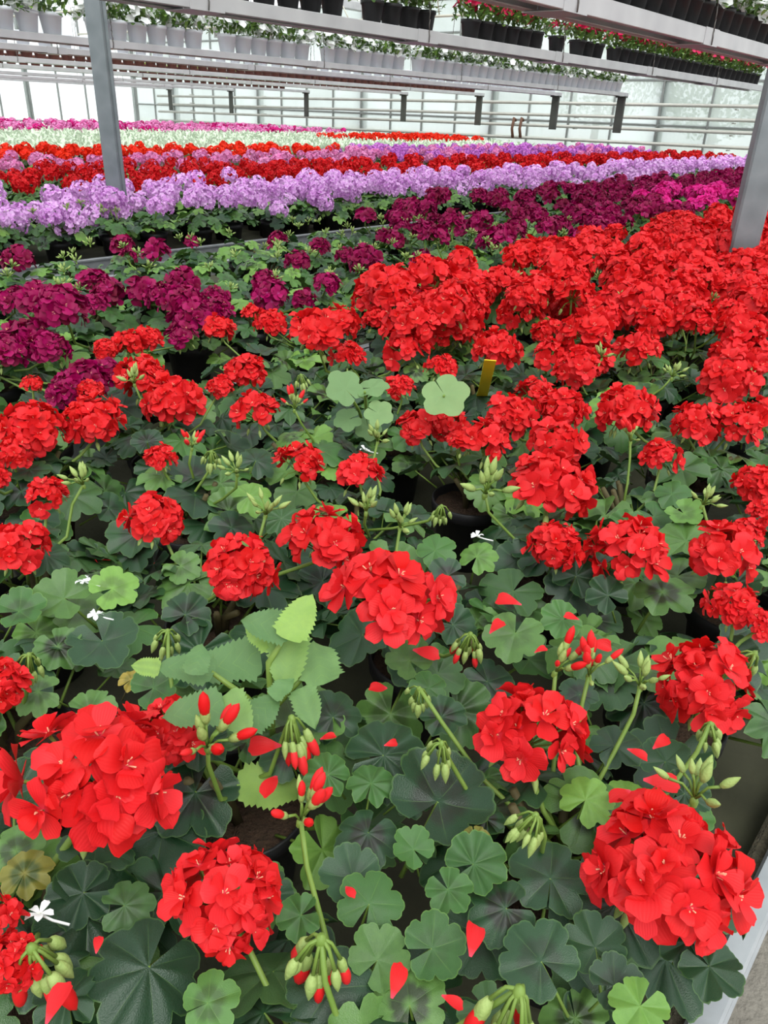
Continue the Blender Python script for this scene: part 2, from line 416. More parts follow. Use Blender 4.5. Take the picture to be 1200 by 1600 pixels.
# benches
def bench(y0, y1, x0, x1, label, grp):
    r = empty('growing_bench', ((x0+x1)/2, (y0+y1)/2, 0)); tag(r, label, 'bench', grp)
    hx, hy = (x1-x0)/2, (y1-y0)/2
    obj('bench_tray', MB().bevbox((-hx, -hy+0.004, ZB-0.05), (hx, hy-0.004, ZB-0.006), 0.004).mesh('bench_tray', ['alu'], False), r)
    obj('capillary_mat', MB().box((-hx+0.02, -hy+0.02, ZB-0.006), (hx-0.02, hy-0.02, ZB)).mesh('capillary_mat', ['mat'], False), r)
    rail = MB()
    rail.bevbox((-hx, -0.004, ZB-0.075), (hx, 0.004, ZB+0.05), 0.002)
    rail.bevbox((-hx, -0.013, ZB+0.043), (hx, 0.011, ZB+0.055), 0.003)
    rail.bevbox((-hx, -0.011, ZB-0.01), (hx, -0.003, ZB+0.002), 0.002)
    rail.bevbox((-hx, -0.015, ZB-0.085), (hx, 0.004, ZB-0.07), 0.003)
    rm = rail.mesh('rim_rail', ['alu'], False)
    obj('rim_rail', rm, r, loc=(0, -hy, 0)); o = obj('rim_rail', rm, r, loc=(0, hy, 0)); o.rotation_euler = (0, 0, math.pi)
    fe = MB().bevbox((-hx, 0, ZB-0.004), (hx, 0.02, ZB+0.036), 0.006).mesh('rim_felt', ['cordcover'], False)
    obj('rim_felt', fe, r, loc=(0, -hy+0.006, 0))
    leg = MB().bevbox((-0.025, -0.025, 0), (0.025, 0.025, ZB-0.05), 0.004).mesh('leg', ['galv'], False)
    for i in range(6):
        for sy in (-1, 1): obj('leg', leg, r, loc=(-hx+0.4+i*(2*hx-0.8)/5, sy*(hy-0.3), 0))
    obj('crossbar', MB().bevbox((-hx+0.3, -0.03, ZB-0.12), (hx-0.3, 0.03, ZB-0.05), 0.005).mesh('crossbar', ['galv'], False), r)
bench(0.02, 1.52, -1.5, 14.6, 'long aluminium bench tray holding the scarlet geraniums', 'rolling benches')
bench(1.56, 3.0, -1.5, 14.6, 'long aluminium bench tray holding the burgundy geraniums', 'rolling benches')
bench(3.40, 5.70, -1.5, 14.6, 'pale grey bench rim below the lilac geraniums', 'rolling benches')
bench(5.74, 7.98, -1.5, 14.6, 'bench under the pink and orange red geraniums', 'rolling benches')
bench(8.02, 12.70, -1.5, 14.6, 'bench under the wide field of silver foliage plants', 'rolling benches')
bench(12.80, 16.80, -1.5, 14.6, 'farthest bench under the mixed pink and magenta geraniums', 'rolling benches')

# heating pipes along the end wall
for (za, nm) in ((1.71, 'upper'), (1.50, 'second'), (1.31, 'third'), (1.08, 'lowest')):
    mb = MB().tube([(XE-0.3, 3.5, za+0.06), (XE-0.3, 21.5, za-0.06)], 0.03, 10)
    for yy in np.arange(5, 21, 3.0):
        mb.tube([(XE-0.3, yy, za), (XE-0.14, yy, za)], 0.012, 6)
    o = obj('heating_pipe', mb.mesh('heating_pipe', ['pipe'])); tag(o, '%s of the four grey heating pipes along the end wall' % nm, 'pipe', 'heating pipes on the end wall')
for i in range(2):
    p = at_x(803+i*12, 188, XE-0.42); q = at_x(801+i*12, 214, XE-0.42)
    mb = MB().tube([p+[0.1, 0.02, 0], p+[0, 0, 0.04], (p+q)/2+[-0.02, 0.02, 0], q, q+[0.06, 0.05, 0.02]], 0.03, 8)
    tag(obj('hose', mb.mesh('hose', ['hose'])), 'brown rubber hose hung over a heating pipe at the end wall', 'hose', 'hoses on the heating pipe')

# ================================================================== PLANT PIECES
def petal(L, W, cup, arch, nu=8, nv=4, notch=0.0, twist=0.0, ruf=0.0, ph=0.0):
    """obovate petal: narrow claw, broad rounded end; base at origin, tip along +x"""
    ts = {8: (0, .14, .30, .46, .60, .72, .83, .93, 1.0), 3: (0, .35, .72, 1.0), 4: (0, .3, .6, .85, 1.0)}.get(nu) or [i/nu for i in range(nu+1)]
    V = []; UV = []
    for t in ts:
        g = 0.13+0.87*math.sin(math.pi/2*min(1, t/0.68))**1.25 if t < 0.68 else math.sqrt(max(0.0, 1-((t-0.68)/0.34)**2))
        wd = 0.5*W*g
        for j in range(-(nv//2), nv//2+1):
            s = j/(nv/2)
            x = L*(t - 0.07*s*s*(t > 0.9) - (notch*(1-abs(s)) if t > 0.99 else 0))
            z = arch*L*math.sin(t*math.pi*0.9) + cup*(s*s)*wd*0.9*t + twist*s*wd*t*2 + ruf*W*t*t*math.sin(3.2*s+ph)
            V.append((x, wd*s, z)); UV.append((t, s*0.5+0.5))
    m = nv+1; n = len(ts)-1
    F = [(i*m+j, (i+1)*m+j, (i+1)*m+j+1, i*m+j+1) for i in range(n) for j in range(nv)]
    return V, F, UV

def floret(seed, lo=False, size=1.0, open_=0.35):
    """semi-double geranium floret, local +z is where it faces; petal colour is slot 0, stamens slot 1"""
    r = np.random.RandomState(seed); mb = MB()
    nu, nv = (3, 2) if lo else (8, 4)
    specs = []
    for k in range(5): specs.append((k*72+r.uniform(-12, 12), r.uniform(0.025, 0.031), r.uniform(0.020, 0.026), r.uniform(-0.1, 0.55)*open_*2))
    for k in range(2 if lo else 4): specs.append((k*90+36+r.uniform(-24, 24), r.uniform(0.016, 0.023), r.uniform(0.013, 0.020), r.uniform(0.35, 0.95)))
    for (a, L, W, el) in specs:
        V, F, UV = petal(L*size, W*size, r.uniform(-0.25, 0.5), r.uniform(-0.10, 0.24), nu, nv, 0.03*r.rand(), r.uniform(-.2, .2), r.uniform(-.07, .07), r.uniform(-1, 1))
        A = Matrix.Rotation(math.radians(a), 4, 'Z') @ Matrix.Rotation(-el, 4, 'Y')
        A = np.array(A); v = np.array(V) @ A[:3,:3].T + A[:3,3]
        v[:, 2] += 0.0006*size*len(mb.V)
        mb.add(v, F, UV, r.rand(), 0)
    if not lo:
        for k in range(5):
            a = r.uniform(0, 6.28); rr = r.uniform(0.001, 0.0035)*size
            mb.tube([(0, 0, 0), (rr*math.cos(a)*1.4, rr*math.sin(a)*1.4, r.uniform(0.006, 0.011)*size)], [0.0004, 0.0007], 4, mi=1)
    return mb
FLO = [floret(100+i, False, 1.0, (0.3, 0.55, 0.42, 0.2, 0.5, 0.36)[i]) for i in range(6)]
FLO_LO = [floret(200+i, True, 1.08, 0.4) for i in range(5)]

def head_dirs(n, seed, spread=1.75):
    r = np.random.RandomState(seed); out = []
    for i in range(n):
        c = 1-(i+0.5)/n*(1-math.cos(spread)); th = math.acos(max(-1, min(1, c)))
        ph = i*2.39996+r.uniform(-0.35, 0.35); th += r.uniform(-0.12, 0.12)
        out.append(np.array([math.sin(th)*math.cos(ph), math.sin(th)*math.sin(ph), math.cos(th)]))
    return out
# head: origin is the top of the stalk; nominal diameter 0.12, centre of mass about 0.02 above origin
HEADLAY = []
for k in range(6):
    r = np.random.RandomState(300+k); n = [20, 17, 22, 15, 18, 13][k]; L = []
    for d in head_dirs(n, 300+k, [1.85, 1.75, 1.95, 1.6, 1.85, 1.5][k]):
        rad = r.uniform(0.029, 0.048); pos = d*rad*np.array([1.08, 1.08, 0.88])+np.array([0, 0, 0.012])
        L.append((pos, d+np.array([r.uniform(-.25, .25), r.uniform(-.25, .25), r.uniform(-0.05, .3)]), r.randint(6), r.uniform(0.82, 1.18), r.uniform(0, 6.28)))
    HEADLAY.append(L)
def pedicels(lay, buds=2, seed=0):
    """the green umbel under the petals"""
    r = np.random.RandomState(seed); mb = MB()
    for (pos, d, fi, sc, sp) in lay:
        mb.tube([(0, 0, -0.002), pos*0.5+np.array([0, 0, -0.002]), pos], [0.0011, 0.001, 0.0016], 5, mi=0)
    for b in range(buds):
        a = r.uniform(0, 6.28); e = np.array([math.cos(a)*0.03, math.sin(a)*0.03, -0.012-0.008*r.rand()])
        mb.tube([(0, 0, 0), e*0.7+np.array([0, 0, 0.006]), e], [0.001, 0.001, 0.001], 5, mi=0)
        mb.put(BUD, frame(e, [math.cos(a)*.4, math.sin(a)*.4, -1], None, 1.0), mi=1)
    mb.lathe([(0.0, 0.003), (0.004, 0.002), (0.0055, -0.001), (0.004, -0.005), (0.003, -0.008)], 8, 0)
    return mb
def lathe_part(prof, sides, red_from=None):
    mb = MB(); mb.lathe(prof, sides)
    mb.cat(); zz = mb.V[0][:, 2]; mb.U = [np.stack([np.clip(zz/prof[-1][1], 0, 1), np.zeros(len(zz))], 1)]
    return mb
BUD = lathe_part([(0.0, 0), (0.0022, 0.001), (0.0034, 0.005), (0.0034, 0.009), (0.002, 0.014), (0.0003, 0.018)], 7)
BUDTIP = lathe_part([(0.0, 0.006), (0.0031, 0.010), (0.0037, 0.014), (0.0038, 0.018), (0.0028, 0.023), (0.0, 0.0275)], 8)

def lobed(seed, lobes=5, nA=61, rings=(0.16, 0.38, 0.62, 0.84, 0.95, 1.0), petiole=True, teeth=1.0, cup=0.0, flat=1.0):
    """geranium leaf, unit width about 1, facing +z, petiole joint at origin, tip along +x; round lobes, sharp notches, pleated along the veins"""
    r = np.random.RandomState(seed); V = [(0, 0, 0)]; UV = [(0, 0.5)]; F = []
    gap = r.uniform(0.02, 0.30); amp = r.uniform(0.17, 0.36)
    fold = r.uniform(0.05, 0.15)*flat; droop = r.uniform(-0.12, 0.28)*flat+cup; wav = r.uniform(0.01, 0.05)*flat; sad = r.uniform(-.25, .25)*flat
    sk = r.uniform(-.06, .06, lobes+1); ang = np.linspace(-math.pi+gap, math.pi-gap, nA); rim = []
    for i in range(nA):
        s = i/(nA-1); a = ang[i]
        lob = (1-amp)+amp*abs(math.sin(lobes*math.pi*s))**0.5*(1+sk[min(int(s*lobes), lobes)])
        if i in (0, nA-1): lob = 1-amp*0.55
        scal = 1-0.05*teeth+0.05*teeth*abs(math.sin(lobes*3*math.pi*s))**0.6
        rim.append(0.58*lob*scal*(1-0.14*abs(a/math.pi)**3)*(1+0.05*math.cos(a)))
    for t in rings:
        for i, a in enumerate(ang):
            s = i/(nA-1)
            k = min(1, t*1.25); rr = t*(rim[i]*k+0.47*(1-k))
            x, y = rr*math.cos(a), rr*math.sin(a)
            z = -droop*rr*rr*2 + fold*t*(abs(math.cos(lobes*math.pi*s))-0.5) + wav*t*t*math.sin(lobes*2*math.pi*s+seed) + sad*(x*x-y*y)
            V.append((x, y, z)); UV.append((t, s*lobes))
    n = nA
    F += [(0, 1+i, 2+i) for i in range(n-1)]
    for q in range(len(rings)-1):
        F += [(1+q*n+i, 1+(q+1)*n+i, 1+(q+1)*n+i+1, 1+q*n+i+1) for i in range(n-1)]
    mb = MB().add(V, F, UV, 0, 0)
    if petiole:
        mb.tube([(0, 0, -0.004), (-0.05, 0, -0.10), (-0.22, 0, -0.38), (-0.5, 0, -0.85)], [0.02, 0.024, 0.026, 0.03], 5, mi=1)
    return mb
LEAFMB = [lobed(400+i, 5 if i % 3 else 7, cup=[0.0, 0.1, -0.1, 0.2, 0, -.2, 0.05, .15][i]) for i in range(8)]
LEAF_LO = [lobed(450+i, 5, 16, (0.5, 1.0), False, 0.0) for i in range(4)]
LEAF = [m.mesh('leaf', ['leaf', 'stalk']) for m in LEAFMB]
LEAF_F = [m.mesh('leaf', ['leaf_fresh', 'stalk']) for m in LEAFMB]
LEAF_MID = [lobed(470+i, 5, 31, (0.4, 0.75, 1.0), False, 0.6).mesh('leaf', ['leaf']) for i in range(5)]
LEAF_MIDF = []
for m in LEAF_MID:
    c = m.copy(); c.materials[0] = G['leaf_fresh']; LEAF_MIDF.append(c)
YELLOW_LEAF = LEAFMB[3].mesh('leaf', ['yellow_leaf', 'stalk_brown'])

HEAD_NEAR_F = {}
def floret_meshes(col):
    if col not in HEAD_NEAR_F:
        HEAD_NEAR_F[col] = [f.mesh('floret', [col, 'stamen']) for f in FLO]
    return HEAD_NEAR_F[col]
UMBEL = [pedicels(HEADLAY[k], 2 + k % 3, k).mesh('flower_head', ['stalk', 'bud']) for k in range(6)]
HEAD_MID = {}
def head_mid(col, k):
    if (col, k) not in HEAD_MID:
        mb = MB()
        for (pos, d, fi, sc, sp) in HEADLAY[k]:
            mb.put(FLO_LO[fi % 5], frame(pos, d, None, sc*1.02), mi=0)
        mb.put(pedicels(HEADLAY[k], 1, k), np.eye(4), mi=1)
        HEAD_MID[(col, k)] = mb.mesh('flower_head', [col, 'stalk'])
    return HEAD_MID[(col, k)]
POM = []
for k in range(4):
    rr_ = np.random.RandomState(350+k); L = []
    for d in head_dirs(30, 350+k, 2.25):
        L.append((d*rr_.uniform(0.040, 0.047)*np.array([1.08, 1.08, 0.95])+np.array([0, 0, 0.022]), d+rr_.uniform(-.3, .3, 3), rr_.randint(5), rr_.uniform(0.5, 0.68), 0))
    POM.append(L)
HEAD_POM = {}
def head_pom(col, k):
    """round frilled head"""
    if (col, k) not in HEAD_POM:
        mb = MB()
        for (pos, d, fi, sc, sp) in POM[k]: mb.put(FLO_LO[fi], frame(pos, d, None, sc), mi=0)
        HEAD_POM[(col, k)] = mb.mesh('flower_head', [col])
    return HEAD_POM[(col, k)]
HEAD_FAR = {}
def head_far(col, k):
    """small far head: a dome of broad petals"""
    if (col, k) not in HEAD_FAR:
        r = np.random.RandomState(900+k); mb = MB()
        for d in head_dirs(24, 900+k, 2.2):
            base = d*0.043*r.uniform(.9, 1.06)+np.array([0, 0, 0.02]); A = frame(base, d+r.uniform(-.3, .3, 3))
            q = 0.019*r.uniform(0.85, 1.2)
            P = [(0, 0, -0.006)]+[(q*math.cos(t)*r.uniform(.8, 1.1), q*math.sin(t)*r.uniform(.8, 1.1), r.uniform(-0.002, 0.008)) for t in np.linspace(0, 5.03, 5)]
            v = np.array(P) @ A[:3,:3].T + A[:3,3]
            mb.add(v, [(0, 1+i, 1+(i+1) % 5) for i in range(5)], [(0.3, .5)]+[(1, .5)]*5, r.rand(), 0)
        HEAD_FAR[(col, k)] = mb.mesh('flower_head', [col])
    return HEAD_FAR[(col, k)]

# pot
POT_PROF = [(0.0, 0.0), (0.046, 0.0), (0.048, 0.003), (0.060, 0.098), (0.0655, 0.100), (0.0665, 0.120), (0.064, 0.1215), (0.0625, 0.119), (0.060, 0.100), (0.058, 0.09), (0.0, 0.088)]
POT = MB().lathe(POT_PROF[:9], 28).mesh('pot', ['pot'])
def soil_mesh(rad, z, mat='soil'):
    r = np.random.RandomState(5); V = [(0, 0, z+0.006)]; n = 22
    for t in (0.35, 0.7, 1.0):
        for k in range(n):
            V.append((rad*t*math.cos(k*2*math.pi/n), rad*t*math.sin(k*2*math.pi/n), z+r.uniform(-0.003, 0.005)))
    F = [(0, 1+k, 1+(k+1) % n) for k in range(n)]
    for q in range(2): F += [(1+q*n+k, 1+(q+1)*n+k, 1+(q+1)*n+(k+1) % n, 1+q*n+(k+1) % n) for k in range(n)]
    return MB().add(V, F).mesh('soil', [mat])
SOIL = soil_mesh(0.0612, 0.104)
POT_LO = MB().lathe([(0.0, 0.0), (0.047, 0.0), (0.060, 0.098), (0.0655, 0.100), (0.0665, 0.121), (0.061, 0.119), (0.059, 0.104), (0, 0.106)], 12).mesh('pot', ['pot'])

def stems_mesh(seed):
    r = np.random.RandomState(seed); mb = MB()
    for k in range(4):
        a = r.uniform(0, 6.28); e = np.array([math.cos(a)*r.uniform(.03, .075), math.sin(a)*r.uniform(.03, .075), r.uniform(0.155, 0.2)])
        mb.tube([(0.01*math.cos(a), 0.01*math.sin(a), 0.10), e*[.35, .35, 0]+[0, 0, 0.135], e], [0.0055, 0.005, 0.004], 6)
    return mb.mesh('stem', ['stalk_brown'])
STEMS = [stems_mesh(50+i) for i in range(3)]

def foliage_mesh(seed, n=26, leafset=LEAF_LO, mats=('leaf',), rad=0.14, top=0.215, size=(0.05, 0.085), low=0.11):
    r = np.random.RandomState(seed); mb = MB()
    for i in range(n):
        q = rad*math.sqrt((i+0.5)/n); a = i*2.4+r.uniform(-.4, .4)
        z = top-(top-low)*(q/rad)**2*r.uniform(0.5, 1.0)-r.uniform(0, 0.03)
        nrm = np.array([math.cos(a)*q/rad*0.8+r.uniform(-.45, .45), math.sin(a)*q/rad*0.8+r.uniform(-.45, .45), 1.0])
        mb.put(leafset[r.randint(len(leafset))], frame((q*math.cos(a), q*math.sin(a), z), nrm, None, r.uniform(*size)), rnd=r.rand(), mi=r.randint(len(mats)))
    return mb.mesh('foliage', list(mats))
FOL = [foliage_mesh(600+i, 30) for i in range(5)]
FOL_F = [foliage_mesh(620+i, 30, mats=('leaf', 'leaf_fresh', 'leaf_fresh')) for i in range(5)]

def bud_cluster(seed, nod=False, red=0.3, n=9):
    """young umbel: green buds on short pedicels, some opening red; origin at top of its stalk"""
    r = np.random.RandomState(seed); mb = MB()
    mb.lathe([(0.0, 0.002), (0.0022, 0.001), (0.0032, -0.002), (0.0024, -0.006)], 8, 0)
    for i in range(n):
        th = r.uniform(0.15, 1.15); ph = i*2.4+r.uniform(-.3, .3)
        d = np.array([math.sin(th)*math.cos(ph), math.sin(th)*math.sin(ph), math.cos(th)])
        L = r.uniform(0.012, 0.024); e = d*L
        if nod: e = np.array([d[0]*0.014, d[1]*0.014, -abs(d[2])*0.02-0.002]); d = np.array([d[0]*.35, d[1]*.35, -1])
        mb.tube([(0, 0, 0), e*0.5+np.array([0, 0, 0.004]), e], [0.0011, 0.001, 0.0012], 5, mi=0)
        s = r.uniform(0.7, 1.15)
        A = frame(e, d, None, s)
        mb.put(BUD, A, mi=1)
        if r.rand() < red: mb.put(BUDTIP, A, rnd=r.rand(), mi=2)
    return mb.mesh('bud_cluster', ['stalk', 'bud', 'budred'])
BUDS = {'up_green': [bud_cluster(700+i, False, 0.0) for i in range(3)], 'nod_green': [bud_cluster(710+i, True, 0.0, 11) for i in range(3)],
        'up_red': [bud_cluster(720+i, False, 0.7, 8) for i in range(3)], 'nod_red': [bud_cluster(730+i, True, 0.45, 10) for i in range(3)]}

# ================================================================== EXPLICIT FLOWERS SEEN ON THE NEAR BENCH
# (pixel x, pixel y, width in pixels) of the scarlet heads; the size gives the distance
RED = [(150,1205,285),(270,1140,130),(345,1400,205),(825,1145,195),(1045,1360,270),(1098,1065,175),(600,935,215),(505,845,140),(370,885,135),
 (858,760,150),(868,850,100),(985,858,145),(1128,862,130),(1150,945,95),(240,812,108),(72,772,78),(25,855,110),(-5,1070,110),(465,725,92),(562,742,92),
 (250,716,60),(405,645,92),(50,668,115),(150,655,105),(20,705,70),(222,585,85),(272,625,105),(230,600,90),(385,580,75),(345,605,50),(200,538,62),(232,528,50),(165,545,45),(342,514,60),(395,490,42),(425,505,60),
 (492,520,100),(530,505,75),(545,555,60),(50,600,36),(575,470,60),(590,500,55),(140,610,48),
 (655,668,78),(700,660,75),(757,690,95),(720,690,60),(870,690,105),(880,640,90),(800,650,95),(835,615,70),(905,575,85),(980,640,105),(1035,712,75),(1085,660,90),(1150,660,95),(1195,655,90),
 (1140,590,105),(1185,755,80),(1000,548,85),(625,605,55),(640,545,85),(625,520,70),(690,575,60),(700,480,90),(680,455,60),(720,510,80),(775,545,85),(745,450,70),(860,555,75),(855,520,60),(920,520,95),(925,560,80),
 (1025,500,85),(1080,505,50),(1160,520,90),(1185,560,80),(1145,555,80),(1195,500,60),(960,470,70),(880,470,70),(820,470,70),(1060,455,75),(1120,470,70),(1010,450,60),
 (20,1500,110),(-20,1440,110),(-15,745,60),(1195,800,60),(1165,835,70),(1190,975,70)]
BUR = [(28,405,58),(22,470,60),(60,470,85),(95,480,95),(40,530,95),(75,545,75),(8,550,80),(145,440,55),(165,455,62),(150,475,45),(245,395,55),(190,382,42),(225,455,62),(250,462,55),(285,475,80),(300,500,85),(285,525,60),(285,440,60),(335,465,52),(340,485,60),
 (435,375,36),(465,408,44),(500,385,36),(565,406,50),(510,443,48),(425,460,66),(415,440,50),(475,466,42),(130,600,95),(100,615,70),(160,585,70),(660,405,42),(540,400,36),(300,378,28),(200,400,34),(600,370,34),(627,325,34),(680,345,34),(720,355,40),(650,470,40)]

def solve_head(px, py, wpx, zlo, zhi, size=0.134):
    dep = size*FPX/wpx; p = at_depth(px, py, dep)
    z = min(max(p[2], zlo), zhi)
    if abs(z-p[2]) > 1e-6:
        p = at_z(px, py, z); dep = proj(p)[2]
    return p, wpx*dep/FPX/size, dep

# ================================================================== PLANTING
def inview(p, mx=170, mtop=60, mbot=200):
    x, y, d = proj(p)
    return d > 0.05 and -mx < x < 1200+mx and -mtop < y < 1600+mbot

class Plant:
    pass
def grid(x0, x1, y0, y1, sx, sy, jit, seed):
    r = np.random.RandomState(seed); out = []
    ny = max(1, int(round((y1-y0)/sy))); row = 0
    for j in range(ny):
        y = y0+(j+0.5)*(y1-y0)/ny
        x = x0+(0.5*sx if j % 2 else 0)
        while x < x1:
            p = np.array([x+r.uniform(-jit, jit), y+r.uniform(-jit, jit), ZB])
            if inview(p+[0, 0, 0.25]): out.append(p)
            x += sx
    return out

POS = {}
red_pos = grid(-0.05, 14.4, 0.06, 1.46, 0.26, 0.235, 0.025, 1)
bur_pos = grid(-0.05, 14.4, 1.60, 2.72, 0.26, 0.25, 0.025, 2)
def nearest(lst, xy):
    return min(range(len(lst)), key=lambda i: (lst[i][0]-xy[0])**2+(lst[i][1]-xy[1])**2)

class Spec: pass
def mkspecs(lst, heads, zlo, zhi):
    S = [[] for _ in lst]
    for (px, py, wpx) in heads:
        p, sc, dep = solve_head(px, py, wpx, zlo, zhi)
        S[nearest(lst, p)].append((p, sc))
    return S
red_heads = mkspecs(red_pos, RED, 0.985, 1.10)
bur_heads = mkspecs(bur_pos, BUR, 0.98, 1.10)

# random heads farther along the two benches
r = np.random.RandomState(21)
for i, p in enumerate(red_pos):
    px, py, d = proj(p+[0, 0, 0.3])
    if py < 475 and (px > 560):
        for k in range(r.randint(4, 8)):
            q = p+np.array([r.uniform(-.13, .13), r.uniform(-.12, .12), r.uniform(0.225, 0.315)])
            red_heads[i].append((q, r.uniform(0.74, 1.0)))
for i, p in enumerate(bur_pos):
    px, py, d = proj(p+[0, 0, 0.3])
    n = 0
    if px > 560: n = r.randint(0, 4)
    if px > 900: n = r.randint(2, 6)
    for k in range(n):
        q = p+np.array([r.uniform(-.12, .12), r.uniform(-.12, .12), r.uniform(0.24, 0.32)])
        bur_heads[i].append((q, r.uniform(0.75, 1.05)))

# explicit leaves of the foreground: px, py, width px, fresh?, image angle of the tip
XLEAF = [(685,1252,150,0,60),(600,1180,125,0,20),(512,1210,72,1,150),(580,1224,72,1,80),(575,1302,92,0,250),(646,1327,62,1,120),(520,1120,90,0,100),(552,1372,92,0,170),(740,1350,92,1,30),(577,1412,98,1,70),
 (130,1395,95,0,200),(232,1512,160,0,240),(515,1545,135,0,290),(325,1567,85,1,30),(105,1560,95,0,100),(195,1415,80,0,20),(860,1372,118,0,80),(915,1250,78,1,60),(675,1482,92,1,20),(845,1502,115,0,120),
 (1075,1472,78,0,200),(1000,1572,86,1,240),(960,1165,76,0,40),(1108,1510,90,0,300),(1035,925,86,0,30),(880,968,62,1,200),(805,990,88,0,260),(925,1027,84,0,10),(640,1032,68,0,120),(1050,772,54,1,10),(1068,802,54,1,300),
 (160,1002,100,0,300),(100,935,84,0,160),(175,920,72,1,40),(282,885,56,0,330),(300,745,66,0,90),(390,775,60,1,30),(345,755,50,0,200),(60,1080,70,0,200),(25,1330,80,0,100),(30,955,70,1,40),(90,1010,70,0,300),
 (700,1390,70,1,300),(640,1240,66,0,30),(760,1280,60,0,100),(790,1420,100,0,200),(930,1480,90,0,100),(960,1540,80,0,20),(640,1570,110,0,100),(760,1580,90,0,300),(420,1400,70,0,80),(470,1430,66,1,200),(590,1500,90,0,60),
 (1040,1190,80,0,60),(1070,1240,70,0,10),(905,1085,60,0,120),(860,1110,50,1,60),(690,1120,70,0,40),(670,1075,56,1,100),(1150,1020,60,0,20),(450,1180,80,0,120),(140,1110,70,0,20),(290,960,70,0,60),(240,1075,70,1,40),
 (560,560,42,0,90),(650,580,40,0,30),(400,720,60,0,60),(230,690,46,0,100),(440,810,60,0,20),(600,800,50,0,80),(680,860,60,1,40),(700,900,60,0,200),(745,870,56,1,60),(900,900,70,0,60),(950,930,60,0,120),(38,1365,75,2,80),(742,1308,44,2,280),(205,1062,40,2,60)]
red_leaves = [[] for _ in red_pos]
for (px, py, wpx, fresh, ia) in XLEAF:
    z = 0.945 if fresh == 0 else 0.955
    p = at_z(px, py, z); dep = proj(p)[2]; size = wpx*dep/FPX
    a = math.radians(ia); xd = M @ np.array([math.cos(a), -math.sin(a), 0])
    toc = CAM-p; toc /= np.linalg.norm(toc)
    nrm = np.array([0, 0, 1.0])*0.75+toc*0.6+RS.uniform(-.2, .2, 3)
    red_leaves[nearest(red_pos, p)].append((p, nrm, xd, size, fresh))

# explicit bud clusters: px, py, kind, scale
XBUD = [(325,1168,'up_red',1.25),(455,1120,'nod_red',1.2),(470,1282,'up_red',1.05),(502,1465,'nod_red',1.4),(812,1545,'nod_red',1.4),(48,1480,'nod_red',1.3),(262,985,'nod_green',1.0),(690,1160,'nod_green',1.0),
 (838,1272,'nod_green',1.0),(1000,1072,'up_green',1.0),(868,1050,'up_red',1.0),(920,1055,'up_red',1.0),(735,990,'nod_red',1.1),(758,772,'up_green',1.5),(655,1075,'nod_green',0.9),(45,1022,'nod_green',1.0),(130,758,'up_green',1.0),
 (625,825,'up_green',1.0),(572,800,'up_green',1.0),(415,805,'up_green',1.0),(1085,1248,'up_green',1.2),(330,705,'nod_green',1.0),(470,585,'nod_green',1.0),(370,740,'up_green',1.0),(690,790,'nod_green',1.0),(1098,790,'up_green',1.0),
 (985,690,'up_red',1.0),(1050,590,'up_green',1.1),(940,560,'up_green',1.0),(1160,600,'up_green',1.0),(590,690,'up_green',1.0),(460,640,'up_red',1.0),(300,700,'up_red',.9),(210,600,'up_green',1.1),(1110,1130,'nod_green',1.0),(1180,1020,'nod_green',1.2)]
red_buds = [[] for _ in red_pos]
for (px, py, kind, sc) in XBUD:
    p = at_z(px, py, 1.0); red_buds[nearest(red_pos, p)].append((p, kind, sc))

def stalk(a, b, seed, rad=0.0031, top=None):
    r = np.random.RandomState(seed); a = np.array(a); b = np.array(b)
    m1 = a+(b-a)*0.4+np.array([r.uniform(-.012, .012), r.uniform(-.012, .012), 0]); m1[:2] += (b-a)[:2]*0.22
    m2 = a+(b-a)*0.75+np.array([r.uniform(-.006, .006), r.uniform(-.006, .006), 0]); m2[:2] += (b-a)[:2]*0.14
    return MB().tube([a, m1, m2, b], [rad*1.1, rad, rad*0.95, rad*0.9], 7).mesh('flower_stalk', ['stalk'])

